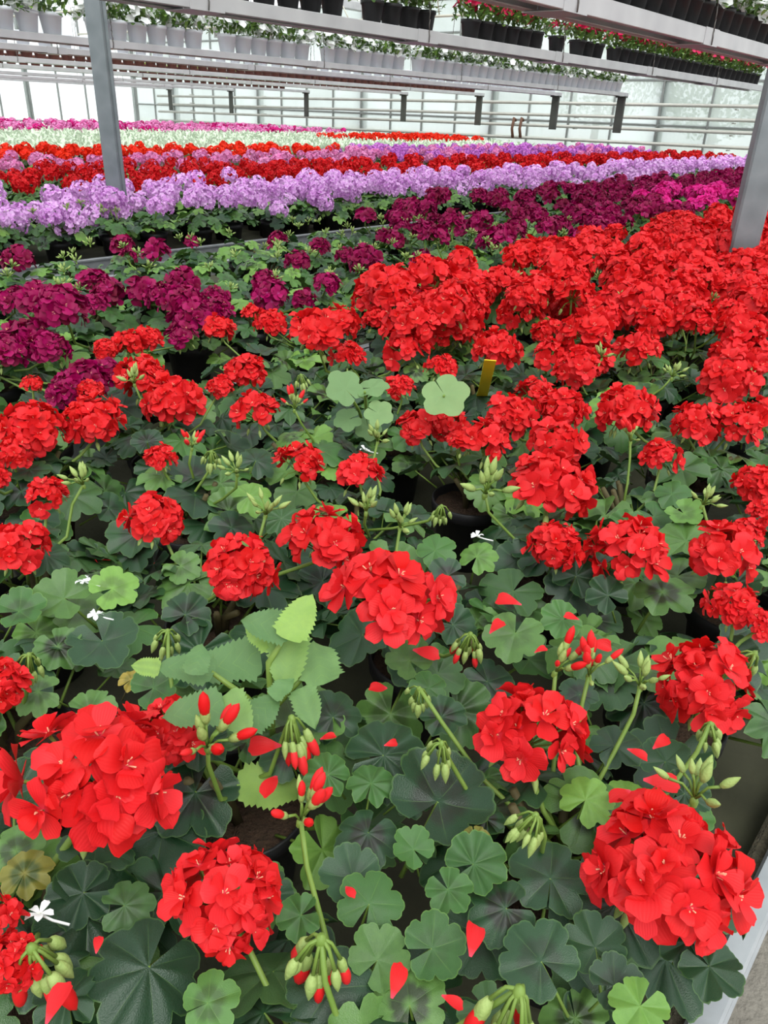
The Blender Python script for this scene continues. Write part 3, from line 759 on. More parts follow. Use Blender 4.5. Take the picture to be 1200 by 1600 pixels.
# places where the photograph looks down between plants onto pots and mat
HOLES = [(at_z(a, b, 0.90), c*proj(at_z(a, b, 0.90))[2]/FPX) for (a, b, c) in [(180,800,75),(110,830,45),(325,985,60),(395,1270,70),(690,785,60),(1000,965,50),(1150,1175,95),(1010,785,50),(1130,800,45),(55,1135,70),(230,1085,55),(570,1085,45),(620,760,35),(950,800,40),(560,620,25),(1100,1130,60),(410,1220,40)]]
def in_hole(q):
    return any((q[0]-h[0])**2+(q[1]-h[1])**2 < rr*rr for h, rr in HOLES)
NCOUNT = {}
def make_plant(p, col, heads, tier, name, label, group, seed, leaves=None, buds=None, fresh=0.2, nl=30, leafy=1.0):
    r = np.random.RandomState(seed)
    rt = empty(name, tuple(p)); tag(rt, label, 'potted plant', group)
    NCOUNT[(name, tier)] = NCOUNT.get((name, tier), 0)+1
    p = np.asarray(p)
    def loc(q): return np.asarray(q)-p
    if tier == 0:
        obj('pot', POT, rt); obj('soil', SOIL, rt); o = obj('stem', STEMS[seed % 3], rt); o.rotation_euler = (0, 0, r.uniform(0, 6))
        n = int(nl*leafy)
        for i in range(n):
            q = 0.132*math.sqrt((i+0.5)/n); a = i*2.4+r.uniform(-.4, .4)
            z = 0.205-0.085*(q/0.132)**2*r.uniform(0.4, 1.0)-r.uniform(0, 0.035)
            nrm = np.array([math.cos(a)*q*5.0+r.uniform(-.35, .35), math.sin(a)*q*5.0+r.uniform(-.35, .35), 1.0])
            xd = np.array([math.cos(a)+r.uniform(-.5, .5), math.sin(a)+r.uniform(-.5, .5), 0])
            setm = LEAF_F if r.rand() < fresh else LEAF
            if in_hole(p+np.array([q*math.cos(a), q*math.sin(a), z])): continue
            obj('leaf', setm[r.randint(8)], rt, frame((q*math.cos(a), q*math.sin(a), z), nrm, xd, r.uniform(0.045, 0.082)))
        for (lp, nrm, xd, size, fr) in (leaves or []):
            obj('leaf', YELLOW_LEAF if fr == 2 else (LEAF_F if fr else LEAF)[r.randint(8)], rt, frame(loc(lp), nrm, xd, size))
        for k, (hp, sc) in enumerate(heads):
            lay = r.randint(6) if sc < 1.02 else (3, 5, 1)[k % 3]; tl = np.array([r.uniform(-.28, .28), r.uniform(-.28, .28), 1])
            top = loc(hp)-np.array([0, 0, 0.018*sc])
            obj('flower_stalk', stalk([r.uniform(-.03, .03), r.uniform(-.03, .03), 0.15], top, seed*10+k, 0.0031*min(1.2, max(sc, .7))), rt)
            h = obj('flower_head', UMBEL[lay], rt, frame(top, tl, None, sc))
            fm = floret_meshes(col)
            for (pos, d, fi, s2, sp) in HEADLAY[lay]:
                obj('floret', fm[fi], h, frame(pos, d, (math.cos(sp), math.sin(sp), 0.1), s2))
        for k, (bp, kind, sc) in enumerate(buds or []):
            top = loc(bp)
            obj('bud_stalk', stalk([r.uniform(-.03, .03), r.uniform(-.03, .03), 0.15], top, seed*10+50+k, 0.0021), rt)
            obj('bud_cluster', BUDS[kind][r.randint(3)], rt, frame(top, (r.uniform(-.3, .3), r.uniform(-.3, .3), 1), None, sc*0.9))
    elif tier == 1:
        obj('pot', POT_LO, rt)
        n = int(26*leafy)
        for i in range(n):
            q = 0.132*math.sqrt((i+0.5)/n); a = i*2.4+r.uniform(-.4, .4)
            z = 0.21-0.085*(q/0.132)**2*r.uniform(0.4, 1.0)-r.uniform(0, 0.035)
            nrm = np.array([math.cos(a)*q*5.0+r.uniform(-.4, .4), math.sin(a)*q*5.0+r.uniform(-.4, .4), 1.0])
            obj('leaf', (LEAF_MIDF if r.rand() < fresh else LEAF_MID)[r.randint(5)], rt, frame((q*math.cos(a), q*math.sin(a), z), nrm, None, r.uniform(0.05, 0.085)))
        o = obj('stem', STEMS[seed % 3], rt)
        for k, (hp, sc) in enumerate(heads):
            top = loc(hp)-np.array([0, 0, 0.018*sc])
            obj('flower_stalk', stalk([r.uniform(-.03, .03), r.uniform(-.03, .03), 0.15], top, seed*10+k), rt)
            obj('flower_head', head_mid(col, r.randint(6)) if col in ('red', 'burgundy', 'magenta') else head_pom(col, r.randint(4)), rt, frame(top, (r.uniform(-.25, .25), r.uniform(-.25, .25), 1), None, sc))
        for k in range(r.randint(1, 4)):
            q = np.array([r.uniform(-.1, .1), r.uniform(-.1, .1), r.uniform(.22, .26)])
            obj('bud_cluster', BUDS['up_green'][r.randint(3)], rt, frame(q, (r.uniform(-.3, .3), r.uniform(-.3, .3), 1), None, 0.8))
    else:
        obj('pot', POT_LO, rt)
        o = obj('foliage', (FOL_F if fresh > 0.4 else FOL)[r.randint(5)], rt); o.rotation_euler = (0, 0, r.uniform(0, 6)); o['kind'] = 'stuff'
        for k, (hp, sc) in enumerate(heads):
            top = loc(hp)-np.array([0, 0, 0.012*sc])
            far = proj(hp)[2] > 6.5
            me = head_far(col, r.randint(4)) if far else (head_mid(col, r.randint(6)) if col in ('red', 'burgundy', 'magenta') else head_pom(col, r.randint(4)))
            obj('flower_head', me, rt, frame(top, (r.uniform(-.25, .25), r.uniform(-.25, .25), 1), None, sc))
    return rt

def tier_of(p):
    d = proj(np.asarray(p)+[0, 0, 0.25])[2]
    return 0 if d < 2.1 else (1 if d < 3.9 else 2)

NEAR = {0: 'with one round head and a nodding bud cluster, beside the huge domed head', 6: 'with the largest domed flower head of all, beside upright red buds', 1: 'at the bench rim with two heads above big dark leaves', 7: 'under the sow thistle, with clusters of pointed red buds', 17: 'with one cut-off head behind the largest domed head', 2: 'at the bench rim beside the dark bare patch of mat', 8: 'with one big head on a bare stalk right beside the sow thistle', 18: 'behind the sow thistle with three rounded heads', 33: 'with two heads and pale faded blossoms on its leaves', 3: 'with three clustered heads, next behind the bare patch of mat', 9: 'with two stacked heads and a third beside them', 19: 'with two single heads in front of the bright green weed', 34: 'with one small young head above petals fallen on the mat', 4: 'with a single head leaning out from the bench rim', 10: 'with one small loose head between fuller plants', 53: 'with four heads in a clump behind the two headed plant with faded blossoms', 20: 'with five heads crowding round the single pale weed leaf', 35: 'with one head on a long slanting stalk', 5: 'with one head at the rim beside a plant of three broad heads', 54: 'with three heads, one of them small, beside pale green buds', 11: 'with three broad heads in a row', 77: 'with two small opening heads touching the burgundy geraniums', 21: 'with three overlapping heads in front of the yellow tag', 36: 'with one small head between the two green weeds', 55: 'with a single head and nodding green buds beside the bright green weed', 78: 'with four small heads on tall stalks before the burgundy geraniums', 12: 'with one broad head and upright green buds near the rim', 22: 'with three heads and two green bud clusters behind the yellow tag', 37: 'with two heads directly over the yellow tag', 56: 'with a dense clump of heads behind the bright green weed', 79: 'with one head standing before the burgundy geraniums'}
L_RED = 'potted scarlet geranium with full red flower heads crowded among its neighbours'
L_RED0 = 'potted scarlet geranium with dark lobed leaves in the foreground of the bench'
order = sorted(range(len(red_pos)), key=lambda i: proj(red_pos[i]+[0, 0, .25])[2])
for rank, i in enumerate(order):
    t = tier_of(red_pos[i])
    nh = len(red_heads[i])
    y_ = red_pos[i][1]
    if math.hypot(red_pos[i][0]-3.22, red_pos[i][1]-0.93) < 0.42: lab, grp = 'scarlet geranium crowded against the foot of the grey square post', 'scarlet geraniums round the grey post'
    elif y_ > 1.2: lab, grp = 'scarlet geranium in the bench row that borders the burgundy geraniums', 'scarlet geraniums bordering the burgundy ones'
    elif y_ < 0.45: lab, grp = 'scarlet geranium in the two rows along the aluminium bench rim', 'scarlet geraniums along the bench rim'
    else: lab, grp = 'scarlet geranium with full red heads in the middle rows of its bench', 'scarlet geraniums in the middle of the bench'
    if nh == 0: lab, grp = 'leafy geranium without open flowers between the scarlet ones', 'flowerless geraniums among the scarlet ones'
    elif i in NEAR and t == 0: lab, grp = 'scarlet geranium '+NEAR[i], 'scarlet geraniums in the foreground'
    make_plant(red_pos[i], 'red', red_heads[i], t, 'scarlet_geranium', lab, grp, 1000+i, red_leaves[i], red_buds[i], 0.16, 26)
for i, p in enumerate(bur_pos):
    t = tier_of(p)
    col = 'burgundy'; lab = 'potted burgundy geranium with dark wine red flower heads and fresh leaves'; grp = 'burgundy geraniums behind the scarlet ones'
    if 4.7 < p[0] < 6.3 and p[1] < 2.15: col = 'magenta'; lab = 'potted magenta geranium among the burgundy ones beside the grey post'; grp = 'magenta geraniums among the burgundy ones'
    elif t < 2:
        nm = {1: 'one flower head', 2: 'two flower heads', 3: 'three flower heads', 4: 'four flower heads'}.get(len(bur_heads[i]), 'a thick clump of flower heads')
        where = 'next to the scarlet ones' if p[1] < 1.95 else ('in the row nearest the lilac bench' if p[1] > 2.4 else 'in the middle rows')
        lab = 'burgundy geranium with %s, %s' % (nm, where)
    elif p[1] < 1.95: lab = 'burgundy geranium far along the row that borders the scarlet ones'
    elif p[1] > 2.4: lab = 'burgundy geranium far along the row nearest the lilac bench'
    if not bur_heads[i]: lab = 'leafy potted geranium without open flowers between the burgundy ones'; grp = 'flowerless geraniums among the burgundy ones'
    make_plant(p, col, bur_heads[i], t, 'magenta_geranium' if col == 'magenta' else 'burgundy_geranium', lab, grp, 3000+i, None, None, 0.62, 30)

def field(col, x0, x1, y0, y1, sx, sy, nh, hz, hs, label, group, seed, fresh=0.5, name=None, lim=290):
    r = np.random.RandomState(seed); ps = grid(x0, x1, y0, y1, sx, sy, 0.03, seed)
    ps.sort(key=lambda p: proj(p)[2])
    for i, p in enumerate(ps):
        hs_ = []
        for k in range(r.randint(nh[0], nh[1]+1)):
            hs_.append((p+np.array([r.uniform(-.13, .13), r.uniform(-.13, .13), r.uniform(*hz)]), r.uniform(*hs)))
        c = col if isinstance(col, str) else col[r.randint(len(col))]
        lb, gp = label, group
        if col in ('lilac', 'darkred', 'pink', 'orange') and x0 < 5:
            f_ = (p[1]-y0)/(y1-y0); nm = {'lilac': 'lilac', 'darkred': 'dark red', 'pink': 'soft pink', 'orange': 'orange red'}[col]
            nb = {'lilac': ('the bench rim', 'the dark red ones'), 'darkred': ('the lilac ones', 'the pink ones'), 'pink': ('the dark red ones', 'the orange red ones'), 'orange': ('the pink ones', 'the silver foliage')}[col]
            lb = 'potted %s geranium in the row next to %s' % (nm, nb[0] if f_ < 0.34 else nb[1]) if abs(f_-0.5) > 0.17 else 'potted %s geranium in the middle of its colour block' % nm
            if col == 'lilac' and math.hypot(p[0]-2.46, p[1]-3.96) < 0.4: lb = 'potted lilac geranium pressed against the galvanised post'
        elif not isinstance(col, str):
            nm = {'mauve': 'mauve', 'pink': 'soft pink', 'magenta': 'deep magenta'}[c]
            lb = 'potted %s geranium %s' % (nm, 'on the farthest bench' if y0 > 12 else 'far along the row behind the dark red ones')
        make_plant(p, c, hs_, tier_of(p), {'lilac': 'lilac_geranium', 'darkred': 'dark_red_geranium', 'pink': 'pink_geranium', 'mauve': 'mauve_geranium', 'orange': 'orange_geranium', 'magenta': 'magenta_geranium'}[c], lb, gp, seed*1000+i, None, None, fresh)
field('lilac', 0.6, 14.3, 3.44, 4.36, 0.26, 0.24, (2, 4), (0.185, 0.285), (0.9, 1.12), 'potted lilac geranium with round pale purple flower heads at the bench rim', 'lilac geraniums', 31)
field('darkred', 0.6, 14.3, 4.50, 5.62, 0.29, 0.28, (2, 4), (0.20, 0.29), (0.8, 1.05), 'potted dark red geranium behind the lilac geraniums', 'dark red geraniums', 32)
field('pink', 0.8, 7.4, 5.80, 6.80, 0.29, 0.27, (1, 3), (0.20, 0.29), (0.85, 1.05), 'potted soft pink geranium behind the dark red geraniums', 'pink geraniums', 33)
field(['mauve', 'mauve', 'pink'], 7.4, 14.3, 5.80, 7.30, 0.33, 0.3, (4, 6), (0.22, 0.30), (0.9, 1.1), 'potted mauve geranium far along the row behind the dark red ones', 'mauve geraniums', 34)
field('orange', 1.2, 7.4, 6.92, 7.95, 0.31, 0.3, (3, 5), (0.21, 0.30), (0.85, 1.1), 'potted orange red geranium in front of the silver foliage plants', 'orange red geraniums', 35)
field('orange', 10.8, 14.3, 9.4, 10.8, 0.34, 0.34, (4, 5), (0.24, 0.32), (1.0, 1.3), 'potted orange red geranium at the far end of the silver foliage', 'far orange red geraniums', 36)
field(['pink', 'pink', 'magenta'], 3.5, 14.3, 12.9, 16.7, 0.42, 0.42, (4, 5), (0.21, 0.31), (1.0, 1.35), 'potted pink or magenta geranium on the farthest bench', 'pink and magenta geraniums far back', 37)

# silver foliage plants
def silver_mesh(seed, n=75):
    r = np.random.RandomState(seed); mb = MB()
    V, F, UV = petal(0.055, 0.022, 0.3, 0.15, 3, 2)
    for i in range(n):
        a = i*2.4; q = 0.15*math.sqrt(i/n); el = r.uniform(0.2, 1.2)
        A = Matrix.Translation((q*math.cos(a), q*math.sin(a), 0.13+r.uniform(0, .07)-q*.3)) @ Matrix.Rotation(a+r.uniform(-.5, .5), 4, 'Z') @ Matrix.Rotation(-el, 4, 'Y')
        A = np.array(A); mb.add(np.array(V) @ A[:3,:3].T + A[:3,3], F, UV, r.rand(), 0)
    mb.lathe([(0.0, 0.0), (0.047, 0.0), (0.0655, 0.11), (0.06, 0.12), (0, 0.115)], 8, 1)
    return mb
SILV = [silver_mesh(800+i) for i in range(4)]
SILM = [m.mesh('silver_foliage_plant', ['silver', 'pot']) for m in SILV]
ps = [p for p in grid(2.5, 14.2, 8.1, 12.6, 0.3, 0.3, 0.03, 41) if not (p[0] > 10.6 and 9.3 < p[1] < 10.9)]
ps.sort(key=lambda p: proj(p)[2])
rest = MB(); r = np.random.RandomState(5)
for i, p in enumerate(ps):
    A = frame(p, (0, 0, 1), (math.cos(i), math.sin(i), 0), r.uniform(1.32, 1.52))
    if i < 290:
        o = obj('silver_foliage_plant', SILM[i % 4], None, A); tag(o, 'low pot plant with pale silver green felted leaves', 'potted plant', 'silver foliage plants')
    else: rest.put(SILV[i % 4], A, rnd=r.rand())
if rest.n:
    o = obj('silver_foliage_plants', rest.mesh('silver_foliage_plants', ['silver', 'pot'])); tag(o, 'farther silver green foliage plants merging into a pale field', 'potted plants', None, 'stuff')

# ================================================================== HANGING SHELVES
ZS = 1.80
def shelf_pot_mesh(matname, s=1.0):
    return MB().lathe([(0.0, 0.0), (0.045*s, 0.0), (0.058*s, 0.088*s), (0.0625*s, 0.09*s), (0.064*s, 0.108*s), (0.058*s, 0.108*s), (0.055*s, 0.09*s), (0, 0.092*s)], 14).mesh('pot', [matname])
SP = {'pot': shelf_pot_mesh('pot'), 'potgrey': shelf_pot_mesh('potgrey'), 'potbrown': shelf_pot_mesh('potbrown')}
def small_foliage(seed, n=85, mat='leaf_shelf', h=0.13, rad=0.10):
    r = np.random.RandomState(seed); mb = MB(); V, F, UV = petal(0.048, 0.027, 0.2, 0.15, 3, 2)
    for i in range(n):
        a = i*2.4; t = r.rand(); q = rad*math.sqrt(r.rand())
        A = Matrix.Translation((q*math.cos(a), q*math.sin(a), 0.10+h*t*(1-0.5*(q/rad)**2))) @ Matrix.Rotation(a+r.uniform(-1, 1), 4, 'Z') @ Matrix.Rotation(-r.uniform(-0.4, 1.2), 4, 'Y')
        A = np.array(A); mb.add(np.array(V) @ A[:3,:3].T + A[:3,3], F, UV, r.rand(), 0)
    return mb.mesh('foliage', [mat])
def small_blooms(seed, col, n, h0, h1, rad=0.1, size=0.027):
    r = np.random.RandomState(seed); mb = MB()
    for i in range(n):
        a = r.uniform(0, 6.28); q = rad*math.sqrt(r.rand()); c = (q*math.cos(a), q*math.sin(a), r.uniform(h0, h1))
        A = frame(c, np.array([math.cos(a)*.6, math.sin(a)*.6, 0.7])+r.uniform(-.5, .5, 3))
        P = [(0, 0, 0)]+[(size*math.cos(t)*(1 if k % 2 else .78), size*math.sin(t)*(1 if k % 2 else .78), 0.006) for k, t in enumerate(np.linspace(0, 2*math.pi, 11)[:-1])]
        mb.add(np.array(P) @ A[:3,:3].T + A[:3,3], [(0, 1+k, 1+(k+1) % 10) for k in range(10)], [(0.2, .5)]+[(1, .5)]*10, r.rand(), 0)
    return mb.mesh('blooms', [col])
SFOL = [small_foliage(20+i) for i in range(3)]
SFOLL = [small_foliage(30+i, 40, 'leaf_lime') for i in range(2)]
SBL = {'crimson': [small_blooms(40+i, 'crimson', 34, 0.165, 0.27) for i in range(3)], 'crimson_few': [small_blooms(45+i, 'crimson', 14, 0.16, 0.25) for i in range(2)],
       'white': [small_blooms(50+i, 'white', 36, 0.11, 0.25, 0.125, 0.034) for i in range(3)], 'white_few': [small_blooms(55+i, 'white', 12, 0.15, 0.23, 0.11, .024) for i in range(3)]}
def shelf(y, x0, x1, label, bracket=True, joints=2.3, H=0.048):
    rt = empty('hanging_shelf', ((x0+x1)/2, y, ZS)); tag(rt, label, 'shelf', 'hanging channel shelves')
    n = max(1, int(round((x1-x0)/joints))); L = (x1-x0)/n
    ch = MB(); wd = 0.085
    ch.bevbox((0.003, -wd+0.01, H-0.012), (L-0.003, wd-0.01, H-0.004), 0.002); ch.bevbox((0.003, -wd, 0), (L-0.003, -wd+0.012, H), 0.004); ch.bevbox((0.003, wd-0.012, 0), (L-0.003, wd, H), 0.004); ch.bevbox((0.003, -wd+0.01, 0.002), (L-0.003, -wd+0.04, 0.008), 0.002); ch.bevbox((0.003, wd-0.04, 0.002), (L-0.003, wd-0.01, 0.008), 0.002)
    cm = ch.mesh('channel', ['alushelf'], False)
    jm = MB().bevbox((-0.09, -wd-0.003, -0.004), (0.09, -wd+0.001, H+0.002), 0.001).bevbox((-0.09, -wd-0.003, -0.004), (0.09, wd+0.003, 0.0), 0.001).mesh('joint_plate', ['alushelf'], False)
    cn = MB()
    for sy in (-1, 1):
        for k in range(24):
            z = 0.0+k*0.052; a = 0.006 if k % 2 else 0.0
            cn.tube([(a, sy*(wd+0.008)-sy*k*0.0028, z), (0.006-a, sy*(wd+0.008)-sy*(k+.6)*0.0028, z+0.03), (a, sy*(wd+0.008)-sy*(k+1)*0.0028, z+0.056)], 0.0035, 4)
    cn.tube([(0, 0, 1.2), (0, 0, 1.35)], 0.006, 5)
    cm2 = cn.mesh('chain', ['chain'])
    for i in range(n):
        obj('channel', cm, rt, loc=(-(x1-x0)/2+i*L, 0, 0))
        if i: obj('joint_plate', jm, rt, loc=(-(x1-x0)/2+i*L, 0, 0)); obj('chain', cm2, rt, loc=(-(x1-x0)/2+i*L, 0, 0))
    if bracket:
        b = MB().bevbox((-0.02, -0.065, -0.50), (0.02, 0.065, 0.0), 0.006).bevbox((-0.05, -wd, -0.02), (0.03, wd, 0.0), 0.004)
        obj('end_bracket', b.mesh('end_bracket', ['darkbar'], False), rt, loc=((x1-x0)/2-0.04, 0, 0))
shelf(1.72, 1.6, 9.9, 'nearest hanging aluminium channel shelf, carrying black pots of white flowers', False, 1.35, 0.068)
shelf(3.10, 0.9, 9.9, 'hanging aluminium channel shelf carrying black pots of crimson flowers', False, 1.4, 0.056)
shelf(5.85, 1.5, 12.5, 'hanging channel shelf carrying pale grey pots of white flowers')
shelf(7.20, 1.8, 12.9, 'hanging channel shelf next behind the one with pale grey pots of white flowers')
shelf(9.40, 2.5, 13.9, 'hanging channel shelf with brown pots above the silver foliage plants')
shelf(11.5, 3.5, 14.2, 'second hanging channel shelf with brown pots, beyond the first')
shelf(14.6, 4.5, 14.4, 'hanging channel shelf with lime green plants far back')
shelf(17.2, 6.0, 14.3, 'empty hanging channel shelf far back, beside the lime green plants')
shelf(19.6, 6.5, 14.2, 'empty hanging channel shelf nearest the side wall')

def shelf_plant(x, y, potm, fol, blooms, label, group, seed, s=1.0):
    r = np.random.RandomState(seed)
    rt = empty('shelf_plant', (x, y, ZS+(0.063 if y < 2 else 0.051 if y < 4 else 0.043)), r.uniform(0, 6)); tag(rt, label, 'potted plant', group); rt.scale = (s, s, s)
    obj('pot', SP[potm], rt)
    if fol: f = obj('foliage', fol[r.randint(len(fol))], rt); f['kind'] = 'stuff'
    if blooms: f = obj('blooms', SBL[blooms][r.randint(len(SBL[blooms]))], rt); f['kind'] = 'stuff'
def run(y, x0, x1, step, fn, s=1.0, gaps=()):
    x = x0; i = 0
    while x < x1:
        if not any(a < x < b for a, b in gaps) and inview((x, y, ZS+0.1), 120, 150):
            fn(x, i)
        x += step; i += 1
run(1.72, 2.0, 9.7, 0.148, lambda x, i: shelf_plant(x, 1.72, 'pot', SFOL, 'white' if i % 4 else 'white_few', 'black pot of white flowers on the nearest hanging shelf', 'white flowers in black pots', 5000+i, 1.12), gaps=((3.05, 3.22),))
def fnA(x, i):
    if x < 3.55: shelf_plant(x, 3.1, 'pot', SFOL, 'white_few' if x > 3.2 else None, 'black pot of leafy green plants on the crimson flower shelf', 'green plants in black pots', 5200+i, 0.98)
    else: shelf_plant(x, 3.1, 'pot', SFOL, 'crimson' if (i % 3 or x > 6) else 'crimson_few', 'black pot of crimson flowers on the hanging shelf', 'crimson flowers in black pots', 5200+i, 0.98)
run(3.10, 1.9, 9.8, 0.148, fnA, gaps=((3.33, 3.46), (4.1, 4.35), (5.25, 5.36), (5.5, 5.62), (6.05, 6.22)))
run(5.85, 2.6, 12.3, 0.172, lambda x, i: shelf_plant(x, 5.85, 'potgrey', SFOL, 'white' if (i*7) % 5 < 3 else 'white_few', 'pale grey pot of white flowers on the hanging shelf', 'white flowers in grey pots', 5400+i, 1.28), gaps=((3.45, 3.62), (4.55, 4.7), (5.75, 5.9), (7.1, 7.25)))
run(7.20, 3.2, 12.7, 0.19, lambda x, i: shelf_plant(x, 7.2, 'potgrey', None, None, 'pale grey empty pot on the shelf behind the white flowers', 'grey pots on the second grey shelf', 5600+i, 1.0))
run(9.40, 4.3, 13.7, 0.16, lambda x, i: shelf_plant(x, 9.4, 'potbrown', None, None, 'brown pot on the first far hanging shelf', 'brown pots on the first far shelf', 5800+i, 1.2))
run(11.5, 5.3, 14.0, 0.17, lambda x, i: shelf_plant(x, 11.5, 'potbrown', None, None, 'brown pot on the second far hanging shelf', 'brown pots on the second far shelf', 6000+i, 1.2))
run(14.6, 10.0, 13.6, 0.2, lambda x, i: shelf_plant(x, 14.6, 'potbrown', SFOLL, None, 'lime green plant on the far hanging shelf', 'lime green plants on the far shelf', 6200+i, 1.25))

# ================================================================== WEEDS, TAG, FALLEN PETALS
def jag_leaf(seed, lobe=False):
    """sow thistle leaf: toothed, folded along its midrib; base at origin, tip along +x, unit length"""
    r = np.random.RandomState(seed); n = 24; V = []; UV = []; F = []
    for i in range(n+1):
        t = i/n
        wd = 0.33*(math.sin(math.pi*min(1, 0.10+0.9*t**0.9))**0.8)+(0.10*math.exp(-((t-0.12)/0.1)**2))
        wd *= 1+0.085*(1 if i % 2 else -1)
        if i == n: wd = 0.005
        for j, s in enumerate((-1, -0.5, 0, 0.5, 1)):
            V.append((t-0.02*abs(s)*(i % 2), wd*s, 0.10*abs(s)*wd*2 - 0.25*t*t*0.6 + 0.045*math.sin(11*t+seed+2*s)*abs(s))); UV.append((abs(s)*0.93, t*5+abs(s)*1.6+0.5))
    F = [(i*5+j, (i+1)*5+j, (i+1)*5+j+1, i*5+j+1) for i in range(n) for j in range(4)]
    return MB().add(V, F, UV)
JAG = [jag_leaf(i).mesh('leaf', ['leaf_weed']) for i in range(4)]
ROUND = [lobed(880+i, 5, 35, petiole=False, teeth=0.5, flat=0.5).mesh('leaf', ['leaf_round']) for i in range(2)]
def weed(label, base_px, base_z, stems, leaves, name='sow_thistle'):
    b = at_z(*base_px, base_z); rt = empty(name, tuple(b)); tag(rt, label, 'weed', 'weeds among the geraniums')
    for pts in stems:
        P = [at_z(px, py, z)-b for (px, py, z) in pts]
        obj('stem', MB().tube(P, [0.0035]+[0.003]*(len(P)-2)+[0.002], 7).mesh('stem', ['stalk']), rt)
    for k, (px, py, z, L, ia, kind, face) in enumerate(leaves):
        p = at_z(px, py, z); dep = proj(p)[2]; s = L*dep/FPX; a = math.radians(ia)
        xd = M @ np.array([math.cos(a), -math.sin(a), -0.12]); toc = (CAM-p)/np.linalg.norm(CAM-p)
        nrm = toc*face+np.array([0, 0, 1])*(1-face)+RS.uniform(-.18, .18, 3)
        me = JAG[k % 4] if kind == 'j' else ROUND[k % 2]
        obj('leaf', me, rt, frame(p-b, nrm, xd, s*0.95))
weed('pale green sow thistle with toothed leaves growing up between the scarlet heads', (428, 1190), 0.86,
     [[(428,1190,0.86),(424,1110,0.98),(420,1035,1.02),(452,985,1.05)], [(425,1130,0.95),(385,1090,0.99),(330,1050,1.02)], [(424,1110,0.98),(470,1060,1.0),(505,1050,1.0)]],
     [(335,1050,1.02,95,165,'j',.45),(408,1030,1.0,115,190,'j',.5),(250,1045,1.02,48,170,'j',.7),(303,1055,1.035,62,75,'j',.5),(352,1085,1.02,85,300,'j',.6),(350,1105,1.02,100,190,'j',.5),(380,1140,1.0,90,60,'j',.6),
      (450,1000,1.05,90,70,'j',.6),(455,985,1.05,85,165,'j',.6),(455,985,1.04,100,265,'j',.8),(430,1010,1.03,70,130,'j',.6),(505,1070,1.0,105,95,'j',.5),(425,1090,1.01,50,60,'j',.6),(470,1075,1.0,70,290,'j',.6),(370,1230,0.93,120,20,'j',.5)])
weed('bright green weed with rounded leaves growing between scarlet geraniums', (575, 690), 0.87,
     [[(578,690,0.87),(560,640,0.98),(535,600,1.04)], [(578,690,0.87),(572,640,0.99),(570,612,1.05)]],
     [(540,608,1.05,60,130,'r',.6),(580,606,1.05,52,10,'r',.2),(590,645,1.02,46,330,'r',.6),(545,655,0.99,44,200,'r',.5),(575,668,0.97,40,280,'r',.5)], 'green_weed')
weed('single large round pale leaf on a weed in front of the yellow tag', (675, 690), 0.87,
     [[(672,690,0.87),(672,655,0.98),(694,618,1.06)]], [(694,616,1.06,74,300,'r',.8)], 'green_weed')

# yellow tag stake
p0 = at_z(752, 625, 0.90); p1 = at_z(765, 568, 1.045)
rt = empty('plant_tag', tuple(p0)); tag(rt, 'yellow plastic plant tag stuck in a pot between the scarlet geraniums', 'plant tag')
up_ = (p1-p0); L = np.linalg.norm(up_); toc = CAM-p0
A = frame((0, 0, 0), up_, np.cross([0, 0, 1.0], toc))
q = np.array([A[:3,0], A[:3,1], A[:3,2]])
mb = MB().bevbox((-0.011, -0.0008, 0), (0.011, 0.0008, L+0.02), 0.0004).add([(-0.011, 0, 0), (0.011, 0, 0), (0, 0, -0.045)], [(0, 1, 2), (2, 1, 0)])
card = obj('tag_card', mb.mesh('tag_card', ['yellow'], False), rt, A)

# fallen petals and spent white blossom
PET = []
for i in range(4):
    rr = np.random.RandomState(60+i); V, F, UV = petal(0.03, 0.017, rr.uniform(.3, 1.0), rr.uniform(.1, .3), 7, 4, 0, rr.uniform(-.2, .2))
    V = np.array(V); V2 = V.copy(); V2[:, 2] -= 0.0005
    PET.append(MB().add(V, F, UV, rr.rand()).mesh('fallen_petal', ['red']))
for k, (px, py, z, L, ia) in enumerate([(1005,1218,.965,75,-15),(985,1235,.965,58,220),(1020,1170,.965,45,40),(980,1170,.965,45,-50),(645,1015,.96,60,-30),(605,1075,.94,45,200),(765,990,.965,45,60),(815,945,.97,55,160),(905,968,.965,35,180),(918,1005,.965,50,-30),
        (432,1212,.965,65,-95),(440,1165,.965,70,190),(690,1555,.97,50,-50),(735,1495,.975,75,75),(612,1560,.985,70,70),(540,1385,.965,35,-60),(72,1600,.98,85,85),(600,1165,.96,30,20),(835,1020,.965,30,30),(500,1155,.965,35,10),(150,1490,.96,36,80)]):
    p = at_z(px, py, z); s = 0.75*L*proj(p)[2]/FPX/0.03; a = math.radians(ia)
    xd = M @ np.array([math.cos(a), -math.sin(a), 0]); o = obj('fallen_petal', PET[k % 4], None, frame(p, np.array([0, 0, 1])*.8+.4*(CAM-p)/np.linalg.norm(CAM-p)+RS.uniform(-.3, .3, 3), xd, s))
    tag(o, 'loose scarlet petal fallen onto the geranium leaves', 'petal', 'petals fallen on the leaves')
rr = np.random.RandomState(77)
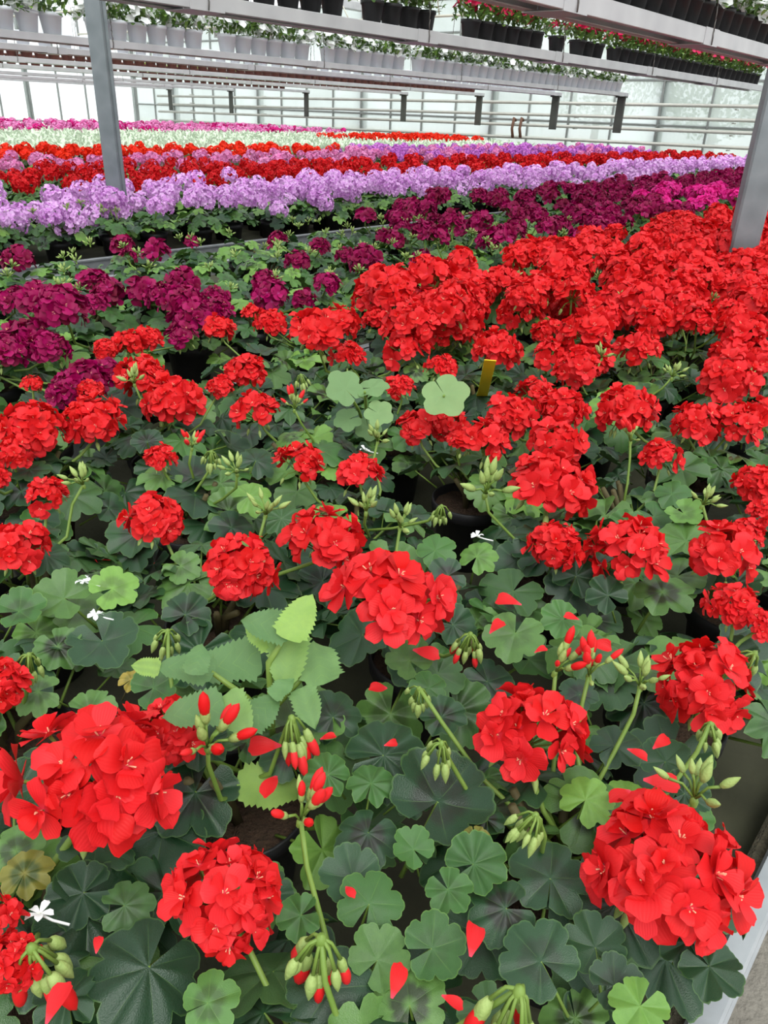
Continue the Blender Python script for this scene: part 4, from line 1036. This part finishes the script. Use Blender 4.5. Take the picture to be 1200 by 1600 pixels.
for k in range(14):
    p = at_z(190+rr.uniform(-40, 45), 872+rr.uniform(-25, 30), ZB+0.003)
    o = obj('fallen_petal', PET[k % 4], None, frame(p, np.array([0, 0, 1])+rr.uniform(-.2, .2, 3), None, rr.uniform(.9, 1.3)))
    tag(o, 'loose scarlet petal lying on the dark bench mat between pots', 'petal', 'petals fallen on the bench mat')
for k, (px, py, z) in enumerate([(62,1428,.975),(745,838,.97),(130,908,.96),(150,960,.96),(570,703,.98)]):
    p = at_z(px, py, z); mb = MB(); rr = np.random.RandomState(k)
    for j in range(5):
        V, F, UV = petal(0.012, 0.007, 0.5, 0.2, 4, 2); A = frame((0, 0, 0), (rr.uniform(-.5, .5), rr.uniform(-.5, .5), 1), (math.cos(j*1.25), math.sin(j*1.25), .3))
        mb.add(np.array(V) @ A[:3,:3].T, F, UV, rr.rand())
    mb.tube([(0, 0, 0), (0.012, -0.004, -0.002), (0.026, -0.006, -0.004)], 0.0012, 5)
    o = obj('fallen_blossom', mb.mesh('fallen_blossom', ['white']), None, frame(p, (0, 0, 1), (MX[0], MX[1], 0), 0.8)); tag(o, 'small faded white blossom dropped on the geranium leaves', 'blossom', 'dropped white blossoms')

# trees outside the end wall
def tree(x, y, h, rad, seed):
    r = np.random.RandomState(seed); rt = empty('tree', (x, y, -0.1)); tag(rt, 'blurred tree standing outside behind the misted end wall', 'tree', 'trees outside')
    obj('trunk', MB().tube([(0, 0, 0), (0.1, 0, h*.3), (0, 0.1, h*.7)], [0.18, 0.14, 0.06], 8).mesh('trunk', ['trunk']), rt)
    mb = MB()
    for i in range(2600):
        d = r.randn(3); d /= np.linalg.norm(d); q = d*rad*r.uniform(.5, 1)**.4*np.array([1, 1, .8])+[0, 0, h*.62]
        A = frame(q, d+r.randn(3)*.5, None, r.uniform(.10, .18)); mb.add(np.array([(-.5,0,0),(0,-.35,0.1),(.5,0,0),(0,.35,0.1)]) @ A[:3,:3].T+A[:3,3], [(0,1,2,3)])
    o = obj('crown', mb.mesh('crown', ['tree']), rt); o['kind'] = 'stuff'
for i, (x, y, h, rd) in enumerate([(27, 9.5, 4.2, 1.9), (30, 15, 5, 2.2), (26, 5.0, 3.4, 1.2)]): tree(x, y, h, rd, i)

print('COUNTS', NCOUNT, 'objects', len(bpy.data.objects))
